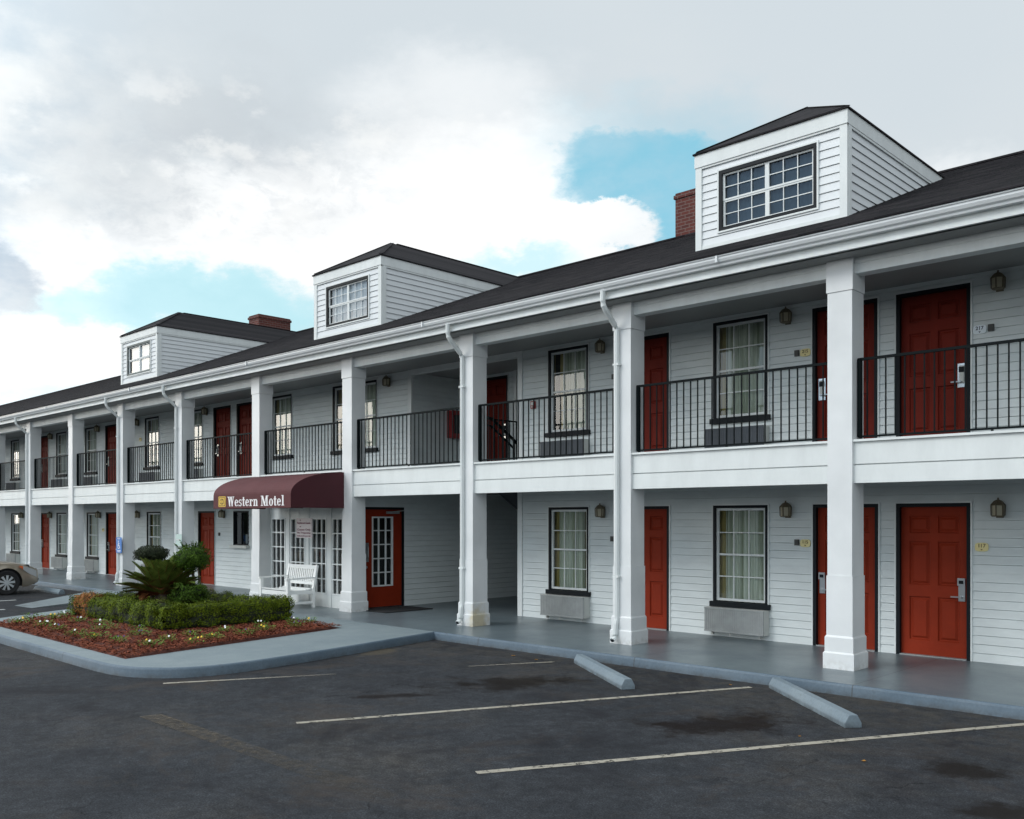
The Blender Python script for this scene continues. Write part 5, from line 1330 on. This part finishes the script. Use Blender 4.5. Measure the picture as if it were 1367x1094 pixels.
PL = ['yellow and white pansies by the kerb, farthest left of the front row', 'white pansy by the left kerb, second along from the left', 'white and violet pansy by the left kerb, third along',
 'yellow pansy near the brown corner of the hedge, back row', 'violet and white pansies in front of the hedge brown patch', 'large yellow and white clump in the middle of the left bed',
 'white pansy by the kerb, just left of the bed front corner', 'bushy yellow clump at the front corner of the bed', 'white and violet pansies midway between hedge corner and bed corner', 'dark violet pansy right at the front tip of the bed',
 'white pansy just behind the front tip of the bed', 'yellow and white pansy beside the pale pavement near the front tip', 'violet and white pansies right below the front corner of the hedge', 'yellow pansy by the pavement, first along the right side',
 'white pansy close against the right side of the hedge', 'violet and white pansies by the pavement, second along the right side', 'golden pansy by the pavement midway along the right side', 'white pansy near the right end of the hedge',
 'golden and violet pansies by the pavement, towards the bench', 'white and violet pansies at the right end of the hedge', 'dark violet pansy at the far left tip of the bed', 'violet and white pansies left of the hedge brown corner',
 'white pansy below the left run of the hedge, mid bed', 'violet pansy between the hedge front corner and the large yellow clump', 'yellow pansy on the right side, nearest the front tip', 'golden pansy nearest the bench at the back of the bed']
for k, (x, y, s_, pal, cn) in enumerate(PA):
    tag_l = PL[k]
    pansy(x, y, s_, pal, tag_l, k + 50)

# litter
b = MB(); rnd = random.Random(8)
for (x, y) in ((-9.45, 9.85), (-8.95, 9.8), (-5.9, 9.95), (-4.05, 8.05), (-3.25, 7.6)):
    a = rnd.uniform(0, 6); s_ = rnd.uniform(.012, .03); z = GZ + .008
    b.face([(x + math.cos(a + R(q)) * s_ * (1 if q % 120 else 1.4), y + math.sin(a + R(q)) * s_, z + .004 * math.sin(q)) for q in range(0, 360, 60)])
tag(b.build('leaf_litter', fall), 'a few scattered yellow leaves on the asphalt', 'leaves', kind='stuff')

# ------------------------------------------------------------------ the beige car (nose towards the gallery)
def car():
    e = empty('parked_car', (-27.38, 7.05, GZ)); tag(e, 'beige saloon car parked nose-in before the far left columns', 'car')
    # y forward; front axle at y=1.35, rear at -1.30
    YF, YRr, WR = 1.35, -1.30, .325
    yn, yt = 2.22, -2.25
    ns = 90
    b = MB()
    def half(y):      # half width
        w = .87
        if y > 1.3: w -= .30 * ((y - 1.3) / (yn - 1.3)) ** 2.4
        if y < -1.5: w -= .22 * ((-1.5 - y) / (-1.5 - yt)) ** 2.4
        return w
    def belt(y):      # height of bonnet / boot / belt line
        if y > .85: t = (y - .85) / (yn - .85); return .90 - .10 * t - .16 * t ** 4
        if y < -1.35: return .98 - .05 * ((-1.35 - y) / .9) ** 2
        return .90 + .08 * (.85 - y) / 2.2
    def bot(y):
        z = .20
        if y > 1.9: z += .10 * (y - 1.9) / .32
        if y < -1.9: z += .12 * (-1.9 - y) / .35
        for c in (YF, YRr):
            d = abs(y - c); R_ = .385
            if d < R_: z = max(z, .325 + math.sqrt(R_ * R_ - d * d))
        return z
    ys = [yt + (yn - yt) * i / ns for i in range(ns + 1)]
    extra = [c + s_ * .385 for c in (YF, YRr) for s_ in (-1, 1)]
    ys = sorted(ys + extra + [x - .001 for x in extra])
    rings = []
    for y in ys:
        w, zt, zb_ = half(y), belt(y), bot(y); r_ = []
        for k in range(9):
            t = k / 8; z = zb_ + (zt - .05 - zb_) * t
            full = (z - .2) / (zt - .25)
            x = w * (1 - .05 * (1 - min(1, full * 2.2)) ** 2 - .07 * max(0, full - .55) ** 1.5 * 3)
            # flared arch lip
            for c in (YF, YRr):
                dd = math.hypot(y - c, z - .325)
                if dd < .46: x += .018 * (1 - (dd - .385) / .075)
            r_.append((x, y, z))
        for k in range(1, 9):
            t = k / 8; xx = r_[8][0] * math.cos(t * math.pi / 2) ** .55 if t < 1 else 0
            r_.append((xx, y, zt - .05 + .05 * math.sin(t * math.pi / 2) ** .7 + .02 * math.sin(t * math.pi / 2)))
        rings.append(r_)
    for sgn in (1, -1):
        for i in range(len(rings) - 1):
            for k in range(len(rings[0]) - 1):
                q = [rings[i][k], rings[i + 1][k], rings[i + 1][k + 1], rings[i][k + 1]]
                b.face([(p[0] * sgn, p[1], p[2]) for p in q])
        for rg in (rings[0], rings[-1]):
            b.face([(p[0] * sgn, p[1], p[2]) for p in rg] + [(0, rg[0][1], rg[0][2])])
    bo = b.build('body', carpaint, parent=e); 
    bmx = bmesh.new(); bmx.from_mesh(bo.data); bmesh.ops.remove_doubles(bmx, verts=bmx.verts, dist=.0004); bmesh.ops.recalc_face_normals(bmx, faces=bmx.faces); bmx.to_mesh(bo.data); bmx.free()
    bo.data.polygons.foreach_set('use_smooth', [True] * len(bo.data.polygons))
    # greenhouse
    b = MB(); gy = [1.02, .35, .0, -.6, -1.15, -1.75]; gz = [.90, 1.32, 1.43, 1.45, 1.36, .97]; gw = [.74, .62, .58, .58, .57, .66]
    for i in range(5):
        for sgn in (1, -1):
            A = (sgn * gw[i], gy[i], gz[i]); B_ = (sgn * gw[i + 1], gy[i + 1], gz[i + 1]); zb1 = .92
            b.face([A, B_, (sgn * .80, gy[i + 1], zb1), (sgn * .80, gy[i], zb1)], 1)
        b.face([(gw[i], gy[i], gz[i]), (-gw[i], gy[i], gz[i]), (-gw[i + 1], gy[i + 1], gz[i + 1]), (gw[i + 1], gy[i + 1], gz[i + 1])], 1 if i in (0, 4) else 0)
        for sgn in (1, -1): b.obox((sgn * gw[i], gy[i], gz[i]), (sgn * gw[i + 1], gy[i + 1], gz[i + 1]), .07, .04, 0)
    for y0, z0 in ((-.3, .93),):
        for sgn in (1, -1): b.obox((sgn * .80, y0, .92), (sgn * .59, y0, 1.42), .05, .07, 0)
    b.build('cabin', [carpaint, carglass], parent=e)
    b = MB(); b.box(-.70, .70, -1.9, 1.95, .22, .78); b.box(-.60, .60, 1.9, 2.12, .24, .62); b.build('underbody', blackpl, parent=e)
    for sgn in (1, -1):
        for c in (YF, YRr):
            w = MB(); n = 40; pr = [(.20, -.09), (.295, -.10), (.318, -.085), (.325, -.05), (.325, .05), (.318, .085), (.295, .10), (.20, .09)]
            for i in range(n):
                for k in range(len(pr) - 1):
                    q = []
                    for (ii, kk) in ((i, k), (i + 1, k), (i + 1, k + 1), (i, k + 1)):
                        a = 2 * math.pi * ii / n; q.append((pr[kk][1], pr[kk][0] * math.cos(a), pr[kk][0] * math.sin(a)))
                    w.face(q)
            wo = w.build('wheel', rubber, parent=e, at=(sgn * .755, c, .325), smooth=True)
            r = MB(); r.cyl((sgn * -.02, 0, 0), (1, 0, 0), .20, .1, 32, 1)
            X = sgn * .085
            for i in range(40):
                a, c2 = 2 * math.pi * i / 40, 2 * math.pi * (i + 1) / 40
                r.face([(X - sgn * .02, .222 * math.cos(a), .222 * math.sin(a)), (X - sgn * .02, .222 * math.cos(c2), .222 * math.sin(c2)), (X, .195 * math.cos(c2), .195 * math.sin(c2)), (X, .195 * math.cos(a), .195 * math.sin(a))], 0)
            for i in range(9):
                a = 2 * math.pi * i / 9 + .1; dv = Vector((0, math.cos(a), math.sin(a))); pv = Vector((0, -math.sin(a), math.cos(a)))
                P0 = Vector((X + sgn * .004, 0, 0)) + dv * .03; P1 = Vector((X, 0, 0)) + dv * .20
                r.face([P0 - pv * .016, P0 + pv * .016, P1 + pv * .034, P1 - pv * .034], 0)
            r.cyl((X, 0, 0), (1, 0, 0), .05, .02, 16, 0)
            r.build('rim', [rimm, blackpl], parent=wo)
    # front lamps wrapping the corner, amber corner, bumper slit
    for sgn in (1, -1):
        b = MB(); N = 10; prev = None
        for i in range(N + 1):
            y = 1.66 + (2.16 - 1.66) * i / N; w = half(y) * .995 + .006; zt_ = belt(y) - .055 - .01 * i / N; h_ = .02 + .15 * math.sin(min(1, i / N * 1.3 + .05) * math.pi * .5)
            cur = ((sgn * w * .985, y, zt_), (sgn * (w * 1.0 + .006), y, zt_ - h_))
            if prev: b.face([prev[0], cur[0], cur[1], prev[1]], 1 if i <= 2 else 0)
            prev = cur
        b.build('headlight', [lamplens, orange], parent=e)
        b = MB(); b.box(sgn * .45, sgn * .78, yt - .005, yt + .05, .72, .88); b.build('tail_light', taill, parent=e)
    b = MB(); b.box(-.56, .56, 2.18, 2.235, .34, .40); b.box(-.40, .40, 2.19, 2.235, .56, .66); b.build('grille', blackpl, parent=e)
    b = MB()
    for sgn in (1, -1): b.box(sgn * .84, sgn * 1.0, .55, .68, .93, 1.05)
    b.build('mirror', carpaint, parent=e, bevel=.02)
    return e
car()

# ------------------------------------------------------------------ wood across the road, behind the camera (seen in the window panes)
b = MB(); rnd = random.Random(77)
bmx = bmesh.new(); bmesh.ops.create_icosphere(bmx, subdivisions=1, radius=1); ico = [[v.co[:] for v in f_.verts] for f_ in bmx.faces]; bmx.free()
for k in range(420):
    a = R(rnd.uniform(184, 356)); rr = rnd.uniform(95, 130); cx_, cy_ = math.cos(a) * rr, math.sin(a) * rr
    if cy_ > -12: continue
    h_ = rnd.uniform(1.2, 2.6) + 1.0 * NZ.noise(Vector((a * 4, 0, 0)))
    for f_ in ico: b.face([(cx_ + v[0] * 3.2, cy_ + v[1] * 3.2, h_ + v[2] * rnd.uniform(2.3, 3.4)) for v in f_])
    b.face([(cx_ - 4, cy_, GZ), (cx_ + 4, cy_, GZ), (cx_ + 4, cy_, h_), (cx_ - 4, cy_, h_)])
tag(b.build('distant_wood', mat('distant_foliage', (.03, .042, .022), .9, .4, .6)), 'dark wood far behind the car park, mirrored low in the window panes', 'wood', kind='stuff')

# ------------------------------------------------------------------ camera
cam = bpy.data.cameras.new('camera'); co = bpy.data.objects.new('camera', cam); COL.objects.link(co)
co.location = (0, 0, EYE); co.rotation_euler = (R(90), 0, math.atan2(1, VL))
cam.sensor_width = 36; cam.lens = F * 36 / 1367; cam.shift_y = (HY - 547) / 1367; cam.clip_end = 2000; cam.clip_start = .05
C.camera = co

# ------------------------------------------------------------------ light and sky
SUN_EL, SUN_AZ = 37, 207      # direction the light comes from: behind the camera, a little left
sd = Vector((math.sin(R(SUN_AZ)) * math.cos(R(SUN_EL)), math.cos(R(SUN_AZ)) * math.cos(R(SUN_EL)), math.sin(R(SUN_EL))))
sun = bpy.data.lights.new('sun', 'SUN'); so = bpy.data.objects.new('sun', sun); COL.objects.link(so)
sun.energy = 1.3; sun.angle = R(24); sun.color = (1, .97, .93)
so.rotation_euler = sd.to_track_quat('Z', 'Y').to_euler(); so.location = (0, -10, 20)

w = bpy.data.worlds.new('World'); C.world = w; w.use_nodes = True
n, l = w.node_tree.nodes, w.node_tree.links
n.clear(); out = n.new('ShaderNodeOutputWorld')
tc = n.new('ShaderNodeTexCoord'); D = tc.outputs['Generated']
sky = n.new('ShaderNodeTexSky'); sky.sky_type = 'NISHITA'; sky.sun_disc = False; sky.sun_elevation = R(SUN_EL); sky.sun_rotation = R(SUN_AZ)
sky.air_density = 1.0; sky.dust_density = 1.0; sky.ozone_density = 1.0
fw_ = Vector((-1, VL, 0)) / S; rt_ = Vector((VL, 1, 0)) / S
def dirpx(x, y): return (fw_ + rt_ * ((x - 683.5) / F) + Vector((0, 0, 1)) * ((HY - y) / F)).normalized()
def M(op, a, b_=None, c_=None, clamp=False):
    m = n.new('ShaderNodeMath'); m.operation = op; m.use_clamp = clamp
    for i, v in enumerate((a, b_, c_)):
        if v is None: continue
        if isinstance(v, (int, float)): m.inputs[i].default_value = v
        else: l.new(v, m.inputs[i])
    return m.outputs[0]
def dot(v, vec):
    m = n.new('ShaderNodeVectorMath'); m.operation = 'DOT_PRODUCT'; l.new(v, m.inputs[0]); m.inputs[1].default_value = vec; return m.outputs['Value']
def noise(sc, det=6, ro=.6, vec=D, dist=0, stretch=(1, 1, 1.8), off=(0, 0, 0)):
    mp = n.new('ShaderNodeMapping'); mp.inputs['Scale'].default_value = stretch; mp.inputs['Location'].default_value = off; l.new(vec, mp.inputs[0])
    a = n.new('ShaderNodeTexNoise'); a.inputs['Scale'].default_value = sc; a.inputs['Detail'].default_value = det; a.inputs['Roughness'].default_value = ro; a.inputs['Distortion'].default_value = dist
    l.new(mp.outputs[0], a.inputs['Vector']); return a
nz = noise(5.5, 8, .6, off=(3, 1, 7)); wob_ = n.new('ShaderNodeVectorMath'); wob_.operation = 'MULTIPLY_ADD'
sbv = n.new('ShaderNodeVectorMath'); sbv.operation = 'SUBTRACT'; l.new(nz.outputs['Color'], sbv.inputs[0]); sbv.inputs[1].default_value = (.5, .5, .5)
l.new(sbv.outputs[0], wob_.inputs[0]); wob_.inputs[1].default_value = (.14, .14, .12); l.new(D, wob_.inputs[2])
nz2 = noise(24, 8, .62, off=(4, 4, 1)); sb2 = n.new('ShaderNodeVectorMath'); sb2.operation = 'SUBTRACT'; l.new(nz2.outputs['Color'], sb2.inputs[0]); sb2.inputs[1].default_value = (.5, .5, .5)
wo2 = n.new('ShaderNodeVectorMath'); wo2.operation = 'MULTIPLY_ADD'; l.new(sb2.outputs[0], wo2.inputs[0]); wo2.inputs[1].default_value = (.055, .055, .05); l.new(wob_.outputs[0], wo2.inputs[2]); DW_ = wo2.outputs[0]
def smooth(v, a, b_, lo=1.0, hi=0.0):
    m = n.new('ShaderNodeMapRange'); m.interpolation_type = 'SMOOTHSTEP'; l.new(v, m.inputs[0]); m.inputs[1].default_value = a; m.inputs[2].default_value = b_; m.inputs[3].default_value = lo; m.inputs[4].default_value = hi; return m.outputs[0]
def blob(x, y, sx, sy, a=.75, b_=1.15, vec=None, rot=0):
    c = dirpx(x, y); r_ = Vector((VL, 1, 0)) / S; u_ = c.cross(r_) * -1
    u_ = r_.cross(c).normalized(); r_ = c.cross(u_).normalized()
    if rot: r2 = r_ * math.cos(rot) + u_ * math.sin(rot); u_ = u_ * math.cos(rot) - r_ * math.sin(rot); r_ = r2
    v = vec or DW_
    a1 = M('DIVIDE', dot(v, r_), sx / F); a2 = M('DIVIDE', dot(v, u_), sy / F)
    q = M('SQRT', M('ADD', M('MULTIPLY', a1, a1), M('MULTIPLY', a2, a2)))
    f = smooth(q, a, b_)
    return M('MULTIPLY', f, smooth(dot(D, c), 0, .1, 0, 1))
def mixc(f, a, b_):
    m = n.new('ShaderNodeMix'); m.data_type = 'RGBA'
    if isinstance(f, float): m.inputs[0].default_value = f
    else: l.new(f, m.inputs[0])
    for i, v in ((6, a), (7, b_)):
        if isinstance(v, tuple): m.inputs[i].default_value = rgb(v)
        else: l.new(v, m.inputs[i])
    return m.outputs[2]
def mx_(*a):
    r_ = a[0]
    for q in a[1:]: r_ = M('MAXIMUM', r_, q)
    return r_
PALE = (.61, .675, .72)
cl = noise(7, 9, .62, off=(1, 5, 2)).outputs['Fac']
cl2 = noise(13, 8, .6, off=(9, 2, 4)).outputs['Fac']
col = mixc(smooth(noise(2.2, 5, .55).outputs['Fac'], .35, .7, 0, 1), PALE, (.645, .70, .735))
wht = mx_(blob(640, 300, 270, 140, .4, 1.3), blob(200, 330, 330, 60, .4, 1.3), blob(40, 480, 380, 90, .4, 1.3), blob(420, 300, 260, 90, .4, 1.3), M('MULTIPLY', blob(600, 150, 160, 80, .2, 1.3), .5), blob(1300, 300, 120, 60, 0, 1.5))
col = mixc(M('MULTIPLY', wht, .97), col, (1.04, 1.05, 1.05))
fine = noise(19, 10, .68, off=(7, 3, 2), dist=.3).outputs['Fac']
gr = M('MULTIPLY', blob(170, 210, 400, 130, .4, 1.3), smooth(cl, .36, .62, .15, 1.0))
col = mixc(M('MULTIPLY', gr, .50), col, (.52, .565, .60))
gr2 = M('MULTIPLY', blob(170, 250, 380, 95, .4, 1.25), smooth(fine, .44, .60, 0, 1.0))
col = mixc(M('MULTIPLY', gr2, .34), col, (.50, .55, .60))
gr3 = M('MULTIPLY', blob(250, 230, 420, 120, .4, 1.3), smooth(cl2, .52, .66, 0, 1.0))
col = mixc(M('MULTIPLY', gr3, .5), col, (.93, .94, .93))
cy = M('MULTIPLY', mx_(M('MULTIPLY', blob(235, 405, 290, 40, .5, 1.2), .8), M('MULTIPLY', blob(700, 355, 90, 26, .3, 1.3), .7), M('MULTIPLY', blob(20, 530, 120, 26, .3, 1.3), .4)), 1.0)
patch = mx_(blob(850, 235, 108, 52, .62, 1.2), blob(905, 275, 88, 85, .7, 1.2))
patch = M('MAXIMUM', patch, M('MULTIPLY', blob(900, 215, 170, 75, .3, 1.4), .35))
patch = M('MULTIPLY', patch, M('SUBTRACT', 1.0, M('MULTIPLY', mx_(blob(780, 305, 100, 36, .85, 1.1)), .98)))
col = mixc(cy, col, (.46, .80, .88))
col = mixc(M('MULTIPLY', patch, smooth(cl2, .3, .7, 1, .78)), col, (.27, .65, .80))
col = mixc(M('MULTIPLY', blob(-8, 375, 52, 60, .6, 1.15), .92), col, (.40, .47, .55))
# the sky behind the camera: broken cloud, a bright band low on the left where the sun is going down
back = smooth(dot(D, Vector((-.35, -.93, 0))), -.15, .5, 0, 1)
bc = mixc(smooth(noise(4, 8, .6, off=(2, 8, 5)).outputs['Fac'], .42, .6, 0, 1), (.80, 1.03, 1.22), (1.95, 1.93, 1.85))
col = mixc(back, col, bc)
zc = dot(D, Vector((0, 0, 1)))
opening = smooth(dot(DW_, Vector((-.45, -.83, .33)).normalized()), .90, .975, 0, 1)
col = mixc(M('MULTIPLY', opening, .92), col, (.34, .55, .80))
glow = M('MULTIPLY', smooth(dot(D, Vector((-.93, -.36, .08)).normalized()), .72, .97, 0, 1), smooth(zc, .12, .26, 1, .0))
glow = M('MULTIPLY', glow, smooth(dot(D, Vector((0, -1, 0))), .10, .22, 0, 1))
col = mixc(glow, col, (4.2, 3.9, 3.4))
up = smooth(zc, .55, .95, 0, 1)
col = mixc(up, col, (1.0, 1.1, 1.18))
bg1 = n.new('ShaderNodeBackground'); l.new(col, bg1.inputs[0]); bg1.inputs[1].default_value = 1.0
bg2 = n.new('ShaderNodeBackground'); l.new(sky.outputs[0], bg2.inputs[0]); bg2.inputs[1].default_value = .12
# bare sky shows through gaps
gap = M('MULTIPLY', patch, .22)
mxs = n.new('ShaderNodeMixShader'); l.new(gap, mxs.inputs[0]); l.new(bg1.outputs[0], mxs.inputs[1]); l.new(bg2.outputs[0], mxs.inputs[2])
l.new(mxs.outputs[0], out.inputs[0])

C.view_settings.view_transform = 'Standard'; C.view_settings.look = 'None'; C.view_settings.exposure = 0.11; C.view_settings.gamma = 1
